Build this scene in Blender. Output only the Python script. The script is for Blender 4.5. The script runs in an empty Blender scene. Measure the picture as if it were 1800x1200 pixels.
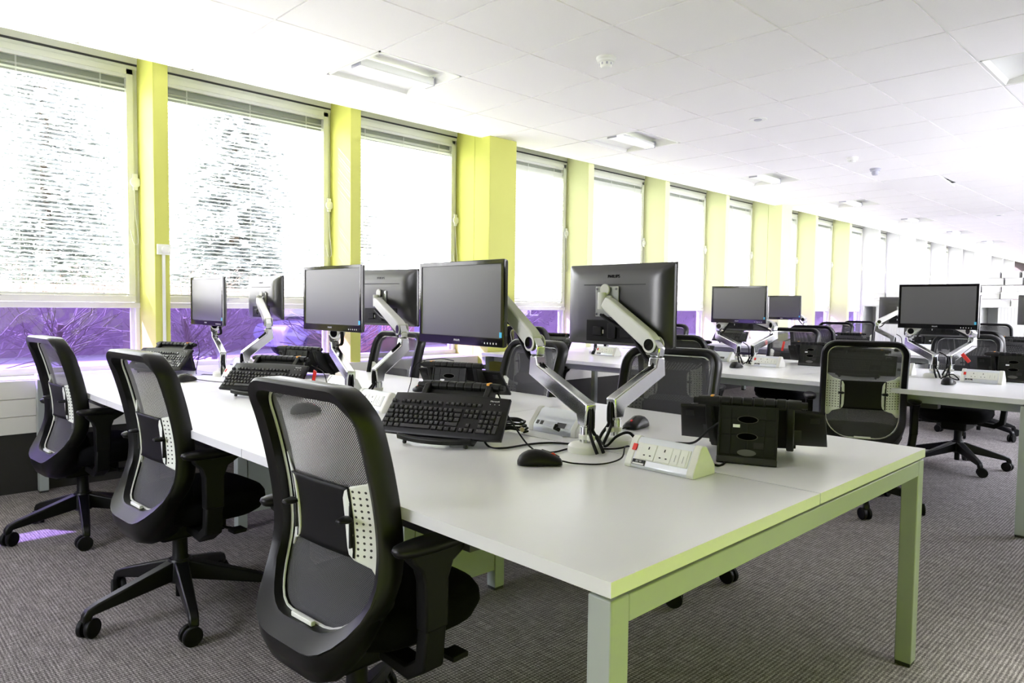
import bpy, math, random
from mathutils import Vector, Matrix
PI = math.pi
SC = bpy.context.scene
COL = SC.collection

# ------------------------------------------------------------------ camera
cam_d = bpy.data.cameras.new('camera')
cam_d.sensor_width = 36.0
cam_d.lens = 1249.0 / 1800.0 * 36.0
cam_d.clip_start = 0.05
cam_d.clip_end = 400
cam = bpy.data.objects.new('camera', cam_d)
COL.objects.link(cam)
R3 = Matrix(((0.69789178, -0.04634701, 0.71470205),
             (0.71608945, 0.0273675, -0.69747181),
             (0.01276613, 0.99855044, 0.05228816)))
cam.matrix_world = Matrix.Translation((0, 0, 1.207)) @ R3.to_4x4()
SC.camera = cam

# ------------------------------------------------------------------ light
SUN_DIR = Vector((0.70, 0.52, -0.54))     # direction the sunlight travels
sd = bpy.data.lights.new('sun', 'SUN')
sd.energy = 12.0
sd.angle = math.radians(0.7)
sd.color = (1.0, 0.96, 0.90)
sun = bpy.data.objects.new('sun', sd)
COL.objects.link(sun)
sun.rotation_euler = SUN_DIR.to_track_quat('-Z', 'Y').to_euler()

world = bpy.data.worlds.new('sky')
SC.world = world
world.use_nodes = True
wn = world.node_tree
bg = wn.nodes['Background']
tc = wn.nodes.new('ShaderNodeTexCoord')
sx = wn.nodes.new('ShaderNodeSeparateXYZ')
rp = wn.nodes.new('ShaderNodeValToRGB')
rp.color_ramp.elements[0].position = 0.0
rp.color_ramp.elements[0].color = (1.0, 0.96, 1.0, 1)
rp.color_ramp.elements[1].position = 0.7
rp.color_ramp.elements[1].color = (0.82, 0.86, 1.0, 1)
wn.links.new(tc.outputs['Generated'], sx.inputs[0])
wn.links.new(sx.outputs['Z'], rp.inputs[0])
wn.links.new(rp.outputs[0], bg.inputs['Color'])
bg.inputs['Strength'].default_value = 3.6

SC.view_settings.view_transform = 'Standard'
SC.view_settings.look = 'None'
SC.view_settings.gamma = 1.0
SC.view_settings.use_curve_mapping = False
SC.view_settings.exposure = 2.35
WALL_FILL = 7.5     # each added fill lamp by the lime wall, watts
SC.cycles.max_bounces = 14
SC.cycles.diffuse_bounces = 7
SC.cycles.glossy_bounces = 4
SC.cycles.transmission_bounces = 6
SC.cycles.transparent_max_bounces = 24
SC.cycles.sample_clamp_indirect = 12.0
SC.cycles.caustics_reflective = False
SC.cycles.caustics_refractive = False

# ------------------------------------------------------------------ materials
MATS = {}
def mat(name, col, rough=0.5, metal=0.0, spec=0.5, noise=0.0, nscale=40.0, bump=0.0, trans=None, coat=0.0):
    """principled material with a little procedural variation"""
    m = bpy.data.materials.new(name)
    m.use_nodes = True
    nt = m.node_tree
    b = nt.nodes['Principled BSDF']
    b.inputs['Base Color'].default_value = (*col, 1)
    b.inputs['Roughness'].default_value = rough
    b.inputs['Metallic'].default_value = metal
    b.inputs['Specular IOR Level'].default_value = spec
    b.inputs['Coat Weight'].default_value = coat
    b.inputs['Coat Roughness'].default_value = 0.28
    if noise > 0 or bump > 0:
        t = nt.nodes.new('ShaderNodeTexCoord')
        n = nt.nodes.new('ShaderNodeTexNoise')
        n.inputs['Scale'].default_value = nscale
        n.inputs['Detail'].default_value = 3
        nt.links.new(t.outputs['Object'], n.inputs['Vector'])
        if noise > 0:
            r = nt.nodes.new('ShaderNodeMapRange')
            r.inputs['To Min'].default_value = 1 - noise
            r.inputs['To Max'].default_value = 1 + noise
            mx = nt.nodes.new('ShaderNodeMix')
            mx.data_type = 'RGBA'
            mx.blend_type = 'MULTIPLY'
            mx.inputs['Factor'].default_value = 1
            mx.inputs['A'].default_value = (*col, 1)
            nt.links.new(n.outputs['Fac'], r.inputs['Value'])
            nt.links.new(r.outputs[0], mx.inputs['B'])
            nt.links.new(mx.outputs['Result'], b.inputs['Base Color'])
        if bump > 0:
            bp = nt.nodes.new('ShaderNodeBump')
            bp.inputs['Strength'].default_value = bump
            bp.inputs['Distance'].default_value = 0.002
            nt.links.new(n.outputs['Fac'], bp.inputs['Height'])
            nt.links.new(bp.outputs[0], b.inputs['Normal'])
    MATS[name] = m
    return m

def math_node(nt, op, a, b=None, c=None):
    n = nt.nodes.new('ShaderNodeMath')
    n.operation = op
    for i, v in enumerate((a, b, c)):
        if v is None:
            continue
        if isinstance(v, (int, float)):
            n.inputs[i].default_value = v
        else:
            nt.links.new(v, n.inputs[i])
    return n.outputs[0]

WHITE_TOP = mat('desk_white', (0.78, 0.775, 0.78), 0.32, noise=0.02, nscale=6)
EDGE_WHITE = mat('edge_white', (0.66, 0.66, 0.68), 0.4, noise=0.015)
LEG_PAINT = mat('leg_paint', (0.33, 0.36, 0.345), 0.42, noise=0.02)
DARK_STEEL = mat('dark_steel', (0.03, 0.03, 0.033), 0.5, noise=0.05)
BLACK = mat('black_plastic', (0.003, 0.003, 0.0032), 0.5, spec=0.2, noise=0.08, nscale=120, bump=0.05)
BLACK_SAT = mat('black_satin', (0.003, 0.003, 0.0033), 0.38, spec=0.28, noise=0.05, bump=0.05, nscale=200)
GLOSS = mat('gloss_black', (0.004, 0.004, 0.0045), 0.09, noise=0.03)
CASING = mat('monitor_casing', (0.010, 0.010, 0.011), 0.36, spec=0.7, coat=0.5, noise=0.08, nscale=300, bump=0.1)
SCREEN = mat('screen', (0.040, 0.040, 0.041), 0.5, spec=0.8, noise=0.03, nscale=8, coat=0.9)
FABRIC = mat('seat_fabric', (0.004, 0.004, 0.0048), 0.95, spec=0.06, noise=0.2, nscale=400, bump=0.3)
CREAM = mat('cream_plastic', (0.72, 0.72, 0.66), 0.35, noise=0.02)
LIGHTPL = mat('light_plastic', (0.78, 0.79, 0.74), 0.4, noise=0.02)
CHROME = mat('polished_aluminium', (0.74, 0.75, 0.77), 0.16, metal=1.0, noise=0.04, nscale=25)
ARMCOVER = mat('arm_cover', (0.62, 0.62, 0.59), 0.38, noise=0.03)
VESA = mat('vesa_steel', (0.42, 0.43, 0.42), 0.35, metal=0.7, noise=0.03)
RED = mat('red_plastic', (0.70, 0.03, 0.02), 0.3, noise=0.05)
ORANGE = mat('orange_mark', (0.8, 0.35, 0.03), 0.5, noise=0.05)
GREENM = mat('green_mark', (0.02, 0.35, 0.15), 0.5, noise=0.05)
BLUE = mat('blue_sticker', (0.05, 0.45, 0.75), 0.5, noise=0.05)
INK = mat('white_ink', (0.75, 0.75, 0.75), 0.6, noise=0.02)
LEGEND = mat('key_legend_ink', (0.16, 0.16, 0.16), 0.6, noise=0.02)
HOLE = mat('hole_dark', (0.0015, 0.0015, 0.0015), 1.0, spec=0.0)
DARKINK = mat('dark_ink', (0.003, 0.003, 0.004), 0.6, noise=0.05)
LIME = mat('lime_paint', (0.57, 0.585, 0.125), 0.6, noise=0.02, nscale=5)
LIME_GLARE = mat('lime_paint_glare', (0.74, 0.76, 0.44), 0.6, noise=0.02, nscale=5)  # farther fins: window glare put into the colour as a paler lime
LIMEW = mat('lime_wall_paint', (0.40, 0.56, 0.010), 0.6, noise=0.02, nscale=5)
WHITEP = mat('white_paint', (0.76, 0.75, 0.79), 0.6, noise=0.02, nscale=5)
BEIGE = mat('beige_paint', (0.66, 0.66, 0.60), 0.5, noise=0.03, nscale=12)
SHADED_LINTEL = mat('shaded_lintel', (0.25, 0.27, 0.23), 0.6, noise=0.03)  # shade on the lintel is put into this darker base colour
FRAME = mat('window_frame', (0.70, 0.71, 0.64), 0.42, noise=0.03, nscale=9)
RUBBER = mat('rubber', (0.02, 0.02, 0.02), 0.7, noise=0.05)
CASE = mat('casing_paint', (0.66, 0.65, 0.60), 0.5, noise=0.02, nscale=6)
PLINTH = mat('black_plinth', (0.012, 0.011, 0.010), 0.6, noise=0.2)
GRILLE = mat('grille', (0.05, 0.04, 0.03), 0.6, noise=0.1)
TILE = mat('ceiling_tile', (0.88, 0.86, 0.87), 0.85, spec=0.2, noise=0.03, nscale=260, bump=0.12)
TBAR = mat('ceiling_bar', (0.85, 0.85, 0.84), 0.5, noise=0.01)
FITTING = mat('white_fitting', (0.84, 0.84, 0.82), 0.4, noise=0.01)
GREYFIT = mat('grey_fitting', (0.42, 0.42, 0.50), 0.5, noise=0.03)
DARKWALL = mat('dark_wall', (0.05, 0.035, 0.045), 0.7, noise=0.1, nscale=3)
BOXW = mat('box_white', (0.82, 0.82, 0.81), 0.7, noise=0.03)
CABW = mat('cabinet_white', (0.74, 0.75, 0.74), 0.5, noise=0.02)
KEYS = mat('keys', (0.007, 0.007, 0.0075), 0.34, spec=0.6, noise=0.08, nscale=200, bump=0.05)
STANDM = mat('stand_plastic', (0.007, 0.0075, 0.007), 0.45, spec=0.25, noise=0.1, nscale=250, bump=0.1)
STANDL = mat('stand_plate', (0.008, 0.009, 0.007), 0.5, spec=0.25, noise=0.1, nscale=250, bump=0.1)
RIM = mat('hole_rim', (0.05, 0.05, 0.045), 0.5, noise=0.1)
SILVER = mat('silver_badge', (0.10, 0.10, 0.095), 0.4, metal=0.2, noise=0.05)
ALUSTRIP = mat('aluminium_strip', (0.72, 0.75, 0.79), 0.28, metal=0.6, noise=0.02)
DARKSOCK = mat('socket_insert', (0.05, 0.05, 0.05), 0.4, noise=0.1)
BRASS = mat('brass', (0.45, 0.38, 0.25), 0.4, metal=0.8, noise=0.05)

def carpet_mat():
    m = mat('carpet', (0.2, 0.19, 0.18), 0.95, spec=0.1)
    nt = m.node_tree
    b = nt.nodes['Principled BSDF']
    t = nt.nodes.new('ShaderNodeTexCoord')
    s = nt.nodes.new('ShaderNodeSeparateXYZ')
    nt.links.new(t.outputs['Object'], s.inputs[0])
    def noise(scale, vec=None, detail=2):
        n = nt.nodes.new('ShaderNodeTexNoise')
        n.inputs['Scale'].default_value = scale
        n.inputs['Detail'].default_value = detail
        nt.links.new(vec or t.outputs['Object'], n.inputs['Vector'])
        return n.outputs['Fac']
    mp = nt.nodes.new('ShaderNodeMapping')
    mp.inputs['Scale'].default_value = (9, 130, 1)
    nt.links.new(t.outputs['Object'], mp.inputs['Vector'])
    mp2 = nt.nodes.new('ShaderNodeMapping')
    mp2.inputs['Scale'].default_value = (100, 14, 1)
    nt.links.new(t.outputs['Object'], mp2.inputs['Vector'])
    ribs = math_node(nt, 'SINE', math_node(nt, 'MULTIPLY', s.outputs['X'], 2 * PI / 0.0135))
    ticks = math_node(nt, 'SINE', math_node(nt, 'MULTIPLY', s.outputs['Y'], 2 * PI / 0.0115))
    weave = math_node(nt, 'MULTIPLY', math_node(nt, 'ADD', ribs, math_node(nt, 'MULTIPLY', ticks, 0.7)), 0.09)
    f = math_node(nt, 'ADD', weave, math_node(nt, 'MULTIPLY', noise(1, mp.outputs[0], 3), 0.36))
    f = math_node(nt, 'ADD', f, math_node(nt, 'MULTIPLY', noise(1, mp2.outputs[0], 3), 0.30))
    f = math_node(nt, 'ADD', f, math_node(nt, 'MULTIPLY', noise(260, None, 2), 0.80))
    f = math_node(nt, 'ADD', f, -0.25)
    r = nt.nodes.new('ShaderNodeValToRGB')
    r.color_ramp.elements[0].position = 0.20
    r.color_ramp.elements[0].color = (0.030, 0.027, 0.026, 1)
    r.color_ramp.elements[1].position = 0.80
    r.color_ramp.elements[1].color = (0.58, 0.53, 0.525, 1)
    e = r.color_ramp.elements.new(0.48)
    e.color = (0.165, 0.149, 0.145, 1)
    nt.links.new(f, r.inputs[0])
    nt.links.new(r.outputs[0], b.inputs['Base Color'])
    bp = nt.nodes.new('ShaderNodeBump')
    bp.inputs['Strength'].default_value = 0.5
    bp.inputs['Distance'].default_value = 0.003
    nt.links.new(f, bp.inputs['Height'])
    nt.links.new(bp.outputs[0], b.inputs['Normal'])
    return m
CARPET = carpet_mat()

def glass_mat(name, tint, refl):
    m = bpy.data.materials.new(name)
    m.use_nodes = True
    nt = m.node_tree
    nt.nodes.clear()
    o = nt.nodes.new('ShaderNodeOutputMaterial')
    tr = nt.nodes.new('ShaderNodeBsdfTransparent')
    tr.inputs['Color'].default_value = (*tint, 1)
    g = nt.nodes.new('ShaderNodeBsdfGlossy')
    g.inputs['Roughness'].default_value = 0.02
    lw = nt.nodes.new('ShaderNodeLayerWeight')
    f = math_node(nt, 'POWER', lw.outputs['Facing'], 5.0)
    f = math_node(nt, 'MULTIPLY', math_node(nt, 'MULTIPLY_ADD', f, 0.90, 0.045), refl)
    mx = nt.nodes.new('ShaderNodeMixShader')
    nt.links.new(f, mx.inputs[0])
    nt.links.new(tr.outputs[0], mx.inputs[1])
    nt.links.new(g.outputs[0], mx.inputs[2])
    nt.links.new(mx.outputs[0], o.inputs[0])
    return m
GLASS = glass_mat('clear_glass', (0.94, 0.95, 0.95), 0.6)
PURPLE = glass_mat('purple_film_glass', (0.45, 0.37, 0.70), 1.0)

def slat_mat():
    m = bpy.data.materials.new('blind_slat')
    m.use_nodes = True
    nt = m.node_tree
    b = nt.nodes['Principled BSDF']
    b.inputs['Base Color'].default_value = (0.66, 0.67, 0.66, 1)
    b.inputs['Roughness'].default_value = 0.4
    o = nt.nodes['Material Output']
    t = nt.nodes.new('ShaderNodeBsdfTranslucent')
    t.inputs['Color'].default_value = (0.85, 0.86, 0.84, 1)
    mx = nt.nodes.new('ShaderNodeMixShader')
    mx.inputs[0].default_value = 0.03
    nt.links.new(b.outputs[0], mx.inputs[1])
    nt.links.new(t.outputs[0], mx.inputs[2])
    nt.links.new(mx.outputs[0], o.inputs[0])
    return m
SLAT = slat_mat()

def net_mat():
    """woven chair-back net: fine holes on a 4 mm grid in the panel's own coordinates"""
    m = bpy.data.materials.new('back_net')
    m.use_nodes = True
    nt = m.node_tree
    b = nt.nodes['Principled BSDF']
    b.inputs['Base Color'].default_value = (0.030, 0.030, 0.034, 1)
    b.inputs['Roughness'].default_value = 0.7
    b.inputs['Sheen Weight'].default_value = 0.4
    b.inputs['Sheen Roughness'].default_value = 0.4
    o = nt.nodes['Material Output']
    t = nt.nodes.new('ShaderNodeTexCoord')
    s = nt.nodes.new('ShaderNodeSeparateXYZ')
    nt.links.new(t.outputs['Object'], s.inputs[0])
    a = math_node(nt, 'SINE', math_node(nt, 'MULTIPLY', s.outputs['X'], 2 * PI / 0.0056))
    c = math_node(nt, 'SINE', math_node(nt, 'MULTIPLY', s.outputs['Z'], 2 * PI / 0.0056))
    hole = math_node(nt, 'GREATER_THAN', math_node(nt, 'MULTIPLY', a, c), 0.52)
    tr = nt.nodes.new('ShaderNodeBsdfTransparent')
    mx = nt.nodes.new('ShaderNodeMixShader')
    nt.links.new(hole, mx.inputs[0])
    nt.links.new(b.outputs[0], mx.inputs[1])
    nt.links.new(tr.outputs[0], mx.inputs[2])
    nt.links.new(mx.outputs[0], o.inputs[0])
    return m
NET = net_mat()

def pad_mat():
    """pale lumbar pad with rows of small dark perforations"""
    m = mat('lumbar_pad', (0.74, 0.76, 0.70), 0.4)
    nt = m.node_tree
    b = nt.nodes['Principled BSDF']
    t = nt.nodes.new('ShaderNodeTexCoord')
    s = nt.nodes.new('ShaderNodeSeparateXYZ')
    nt.links.new(t.outputs['Object'], s.inputs[0])
    P = 0.0155
    ax = math_node(nt, 'ABSOLUTE', s.outputs['X'])
    def cell(v):
        return math_node(nt, 'SUBTRACT', math_node(nt, 'FRACT', math_node(nt, 'DIVIDE', v, P)), 0.5)
    dx, dz = cell(ax), cell(s.outputs['Z'])
    d = math_node(nt, 'SQRT', math_node(nt, 'ADD', math_node(nt, 'MULTIPLY', dx, dx), math_node(nt, 'MULTIPLY', dz, dz)))
    dot = math_node(nt, 'LESS_THAN', d, 0.20)
    far = math_node(nt, 'GREATER_THAN', ax, 0.118)
    zin = math_node(nt, 'LESS_THAN', math_node(nt, 'ABSOLUTE', math_node(nt, 'SUBTRACT', s.outputs['Z'], 0.69)), 0.085)
    dot = math_node(nt, 'MULTIPLY', math_node(nt, 'MULTIPLY', dot, far), zin)
    mx = nt.nodes.new('ShaderNodeMix')
    mx.data_type = 'RGBA'
    mx.inputs['A'].default_value = (0.74, 0.76, 0.70, 1)
    mx.inputs['B'].default_value = (0.02, 0.02, 0.02, 1)
    nt.links.new(dot, mx.inputs['Factor'])
    nt.links.new(mx.outputs['Result'], b.inputs['Base Color'])
    return m
PADM = pad_mat()

def emit_mat(name, col, strength):
    m = mat(name, (0.85, 0.85, 0.85), 0.4)
    b = m.node_tree.nodes['Principled BSDF']
    b.inputs['Emission Color'].default_value = (*col, 1)
    b.inputs['Emission Strength'].default_value = strength
    return m
DIFFUSER = mat('lamp_diffuser', (0.86, 0.87, 0.86), 0.35, noise=0.01)

# ------------------------------------------------------------------ mesh helpers
class MB:
    """collects shapes; build() links them as ONE mesh object"""
    def __init__(self):
        self.v, self.f, self.mi = [], [], []
        self.mats = []
        self.cur = 0
    def use(self, m):
        if m not in self.mats:
            self.mats.append(m)
        self.cur = self.mats.index(m)
        return self
    def add(self, verts, faces, M=None):
        o = len(self.v)
        for p in verts:
            p = Vector(p)
            self.v.append(tuple(M @ p if M is not None else p))
        for f in faces:
            self.f.append([i + o for i in f])
            self.mi.append(self.cur)
        return self
    def box(self, a, b, M=None):
        x0, x1 = sorted((a[0], b[0])); y0, y1 = sorted((a[1], b[1])); z0, z1 = sorted((a[2], b[2]))
        vs = [(x0, y0, z0), (x1, y0, z0), (x1, y1, z0), (x0, y1, z0), (x0, y0, z1), (x1, y0, z1), (x1, y1, z1), (x0, y1, z1)]
        fs = [(0, 3, 2, 1), (4, 5, 6, 7), (0, 1, 5, 4), (1, 2, 6, 5), (2, 3, 7, 6), (3, 0, 4, 7)]
        return self.add(vs, fs, M)
    def rings(self, rings, cap=True, close=False, M=None):
        n = len(rings[0])
        vs = [p for r in rings for p in r]
        fs = []
        K = len(rings)
        for k in range(K if close else K - 1):
            a, b = k * n, ((k + 1) % K) * n
            for i in range(n):
                j = (i + 1) % n
                fs.append((a + i, a + j, b + j, b + i))
        if cap and not close:
            fs.append(tuple(reversed(range(n))))
            fs.append(tuple((K - 1) * n + i for i in range(n)))
        return self.add(vs, fs, M)
    def lathe(self, prof, c=(0, 0, 0), n=20, M=None, cap=True):
        rings = [[(c[0] + r * math.cos(2 * PI * i / n), c[1] + r * math.sin(2 * PI * i / n), c[2] + z) for i in range(n)] for r, z in prof]
        return self.rings(rings, cap, False, M)
    def cyl(self, p, q, r, n=14, r2=None):
        p, q = Vector(p), Vector(q)
        d = q - p
        M = Matrix.Translation(p) @ d.to_track_quat('Z', 'Y').to_matrix().to_4x4()
        return self.lathe([(r, 0), (r if r2 is None else r2, d.length)], n=n, M=M)
    def tube(self, pts, r, n=8):
        pts = [Vector(p) for p in pts]
        rings = []
        up = None
        for i, p in enumerate(pts):
            a = pts[max(i - 1, 0)]; b = pts[min(i + 1, len(pts) - 1)]
            t = (b - a).normalized()
            if up is None:
                up = t.orthogonal().normalized()
            else:
                up = (up - t * up.dot(t))
                up = up.normalized() if up.length > 1e-6 else t.orthogonal().normalized()
            w = t.cross(up)
            rings.append([p + up * (r * math.cos(2 * PI * k / n)) + w * (r * math.sin(2 * PI * k / n)) for k in range(n)])
        return self.rings(rings)
    def sweep(self, pts, w, hs, side):
        """rectangular section: w along fixed 'side' vector, h (per point) in the bending plane, mitred"""
        pts = [Vector(p) for p in pts]
        s = Vector(side).normalized()
        if not isinstance(hs, (list, tuple)):
            hs = [hs] * len(pts)
        rings = []
        for i, p in enumerate(pts):
            t0 = (pts[i] - pts[i - 1]).normalized() if i else None
            t1 = (pts[i + 1] - pts[i]).normalized() if i < len(pts) - 1 else None
            t0 = t0 or t1; t1 = t1 or t0
            n0, n1 = t0.cross(s).normalized(), t1.cross(s).normalized()
            n = (n0 + n1).normalized()
            k = 1 / max(n.dot(n0), 0.4)
            h = hs[i] * k / 2
            rings.append([p + n * h + s * w / 2, p + n * h - s * w / 2, p - n * h - s * w / 2, p - n * h + s * w / 2])
        return self.rings(rings)
    def prism(self, poly, x0, x1, axis='X', M=None):
        """polygon in the other two axes, extruded along axis"""
        def mk(u, v, t):
            return {'X': (t, u, v), 'Y': (u, t, v), 'Z': (u, v, t)}[axis]
        return self.rings([[mk(u, v, x0) for u, v in poly], [mk(u, v, x1) for u, v in poly]], True, False, M)
    def build(self, name, m=None, parent=None, bevel=0.0, smooth=True, seg=2, angle=38):
        me = bpy.data.meshes.new(name)
        me.from_pydata(self.v, [], self.f)
        if self.mats:
            for mm in self.mats:
                me.materials.append(mm)
            me.polygons.foreach_set('material_index', self.mi)
        else:
            me.materials.append(m)
        me.validate()
        if smooth:
            me.polygons.foreach_set('use_smooth', [True] * len(me.polygons))
            me.set_sharp_from_angle(angle=math.radians(angle))
        me.update()
        import bmesh
        bm = bmesh.new(); bm.from_mesh(me)
        bmesh.ops.recalc_face_normals(bm, faces=bm.faces)
        bm.to_mesh(me); bm.free()
        o = bpy.data.objects.new(name, me)
        COL.objects.link(o)
        if parent is not None:
            o.parent = parent
        if bevel > 0:
            bv = o.modifiers.new('bevel', 'BEVEL')
            bv.width = bevel
            bv.segments = seg
            bv.limit_method = 'ANGLE'
            bv.angle_limit = math.radians(40)
            bv.harden_normals = False
        return o

def tag(o, label=None, cat=None, group=None, kind=None):
    if label: o['label'] = label
    if cat: o['category'] = cat
    if group: o['group'] = group
    if kind: o['kind'] = kind
    return o

def thing(name, label, cat, loc=(0, 0, 0), rz=0.0, group=None):
    o = bpy.data.objects.new(name, None)
    o.empty_display_size = 0.1
    COL.objects.link(o)
    o.location = loc
    o.rotation_euler = (0, 0, rz)
    return tag(o, label, cat, group)

KIDS = {}
def kids(o):
    if not KIDS.get('ready'):
        KIDS.clear()
        for q in COL.objects:
            if q.parent is not None:
                KIDS.setdefault(q.parent.name, []).append(q)
        KIDS['ready'] = True
    return KIDS.get(o.name, [])

def copy_tree(o, parent=None):
    c = o.copy()
    COL.objects.link(c)
    c.parent = parent
    for ch in kids(o):
        copy_tree(ch, c)
    return c

def dup(root, loc, rz, label, group=None):
    KIDS['ready'] = False
    r = copy_tree(root)
    r.location = loc
    if rz is not None:
        r.rotation_euler = (0, 0, rz)
    r['label'] = label
    if group: r['group'] = group
    return r

def text_mesh(name, body, size, m, parent, M, depth=0.0006, spacing=1.0):
    cu = bpy.data.curves.new(name, 'FONT')
    cu.body = body
    cu.size = size
    cu.extrude = depth
    cu.align_x = 'CENTER'
    cu.align_y = 'CENTER'
    cu.space_character = spacing
    tmp = bpy.data.objects.new(name, cu)
    COL.objects.link(tmp)
    me = bpy.data.meshes.new_from_object(tmp)
    bpy.data.objects.remove(tmp)
    me.materials.clear()
    me.materials.append(m)
    o = bpy.data.objects.new(name, me)
    COL.objects.link(o)
    o.parent = parent
    o.matrix_local = M
    return o

def struct(mb, name, m=None, bevel=0.0, smooth=False, parent=None):
    o = mb.build(name, m, parent, bevel, smooth)
    if parent is None:
        o['kind'] = 'structure'
    return o

def spline(tbl, x):
    """smooth interpolation in a sorted table"""
    if x <= tbl[0][0]: return tbl[0][1]
    if x >= tbl[-1][0]: return tbl[-1][1]
    for (a, ya), (b, yb) in zip(tbl, tbl[1:]):
        if a <= x <= b:
            t = (x - a) / (b - a)
            return ya + (yb - ya) * t

def catmull(pts, n=8):
    pts = [Vector(p) for p in pts]
    P = [pts[0] * 2 - pts[1]] + pts + [pts[-1] * 2 - pts[-2]]
    out = []
    for i in range(1, len(P) - 2):
        p0, p1, p2, p3 = P[i - 1], P[i], P[i + 1], P[i + 2]
        for k in range(n):
            t = k / n
            out.append(0.5 * ((2 * p1) + (p2 - p0) * t + (2 * p0 - 5 * p1 + 4 * p2 - p3) * t * t + (3 * p1 - p0 - 3 * p2 + p3) * t ** 3))
    out.append(pts[-1])
    return out

# ------------------------------------------------------------------ room constants
XW = -5.57          # plane of the glass
XF = -5.25          # front of the window fins
XC = -5.08          # front of the wide columns
HC = 2.81           # ceiling
XE = -5.19          # ceiling edge by the windows
XR = 0.60           # lime wall on the right
YB, YF = -1.6, 29.6
MOD = 1.545
FIN0 = 1.72
def fin_y(k): return FIN0 + MOD * k
def is_col(k): return (k - 2) % 4 == 0
KMIN, KMAX = -2, 17

# floor / ceiling / walls
struct(MB().box((XW - 0.1, YB, -0.1), (XR + 0.1, YF, 0.0)), 'floor', CARPET)

PX, PY = 0.6645, 0.70
gx = [-1.265 - PX * i for i in range(-4, 6)]      # bar lines across
gx = [g for g in gx if XE + 0.05 < g < XR - 0.05]
gy = [1.21 + PY * k for k in range(-4, 41)]
gy = [g for g in gy if YB < g < YF]
xs = sorted([XE] + gx + [XR])
ys = sorted([YB] + gy + [YF])
LIGHTS = []
for k in range(7):
    LIGHTS.append((-4.587, 2.61 + 2.8 * k))
LIGHTS.append((-1.265, 5.41))
def is_light(x0, y0):
    return any(abs(x0 - a) < 0.1 and abs(y0 - b) < 0.1 for a, b in LIGHTS)
VENT = (-3.258, 9.61)
mb = MB()
g = 0.007
for i in range(len(xs) - 1):
    for j in range(len(ys) - 1):
        x0, x1, y0, y1 = xs[i], xs[i + 1], ys[j], ys[j + 1]
        if is_light(x0, y0):
            continue
        if abs(x0 - VENT[0]) < 0.1 and abs(y0 - VENT[1]) < 0.1:
            continue
        mb.box((x0 + g, y0 + g, HC), (x1 - g, y1 - g, HC + 0.02))
struct(mb, 'ceiling', TILE)
mb = MB()
for x in gx:
    mb.box((x - 0.012, YB, HC + 0.008), (x + 0.012, YF, HC + 0.04))
for y in gy:
    mb.box((XE, y - 0.012, HC + 0.009), (XR, y + 0.012, HC + 0.04))
struct(mb, 'trim_1', TBAR)
mb = MB()
mb.box((XE - 0.012, YB, HC - 0.004), (XE + 0.004, YF, 3.1))
struct(mb, 'trim_2', TBAR)
struct(MB().box((-5.9, YB - 0.2, 3.12), (XR + 0.3, YF + 0.2, 3.3)), 'ceiling_slab', DARK_STEEL)

# window wall
mb = MB()
mb.box((XW - 0.16, YB, 2.875), (XW, YF, 3.12))
struct(mb, 'wall_left_head', BEIGE)
mb = MB()
mb.box((XW - 0.16, YB, 0.0), (XW, YF, 0.715))
struct(mb, 'wall_left', BEIGE)
tn = 3
segs = []
for k in range(KMIN, KMAX + 1):
    y = fin_y(k)
    paint = LIME if k <= 2 else LIME_GLARE if k <= 8 else WHITEP
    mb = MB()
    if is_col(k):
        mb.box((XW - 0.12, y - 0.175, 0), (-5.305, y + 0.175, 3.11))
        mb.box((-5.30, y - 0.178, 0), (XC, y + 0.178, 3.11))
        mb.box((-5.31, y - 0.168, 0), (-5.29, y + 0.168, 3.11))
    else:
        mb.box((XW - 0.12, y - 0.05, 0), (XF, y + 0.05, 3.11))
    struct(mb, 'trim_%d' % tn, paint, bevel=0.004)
    tn += 1
# perimeter casing between the wide columns: ledge, slot, panelled front, black plinth
cols = [k for k in range(KMIN, KMAX + 1) if is_col(k)]
ends = [YB] + [fin_y(k) for k in cols] + [YF]
for a, b in zip(ends, ends[1:]):
    ya = a + (0.18 if a != YB else 0); yb = b - (0.18 if b != YF else 0)
    led = MB()
    n0 = [k for k in range(KMIN, KMAX + 1) if not is_col(k) and ya < fin_y(k) < yb]
    cuts = [ya] + [v for k in n0 for v in (fin_y(k) - 0.052, fin_y(k) + 0.052)] + [yb]
    for u, w in zip(cuts[0::2], cuts[1::2]):
        led.box((XW, u, 0.66), (-5.285, w, 0.70))
    struct(led, 'trim_%d' % tn, CASE); tn += 1
    gr = MB()
    for u, w in zip(cuts[0::2], cuts[1::2]):
        gr.box((-5.285, u, 0.66), (-5.252, w, 0.690))
    struct(gr, 'trim_%d' % tn, GRILLE); tn += 1
    cs = MB()
    for z0, z1 in ((0.37, 0.475), (0.478, 0.583), (0.586, 0.698)):
        cs.box((-5.25, ya, z0), (-5.222, yb, z1))
    struct(cs, 'trim_%d' % tn, CASE, bevel=0.0015); tn += 1
    pl = MB().box((-5.27, ya, 0.0), (-5.235, yb, 0.37))
    struct(pl, 'baseboard_left_%d' % (tn), PLINTH); tn += 1

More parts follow.
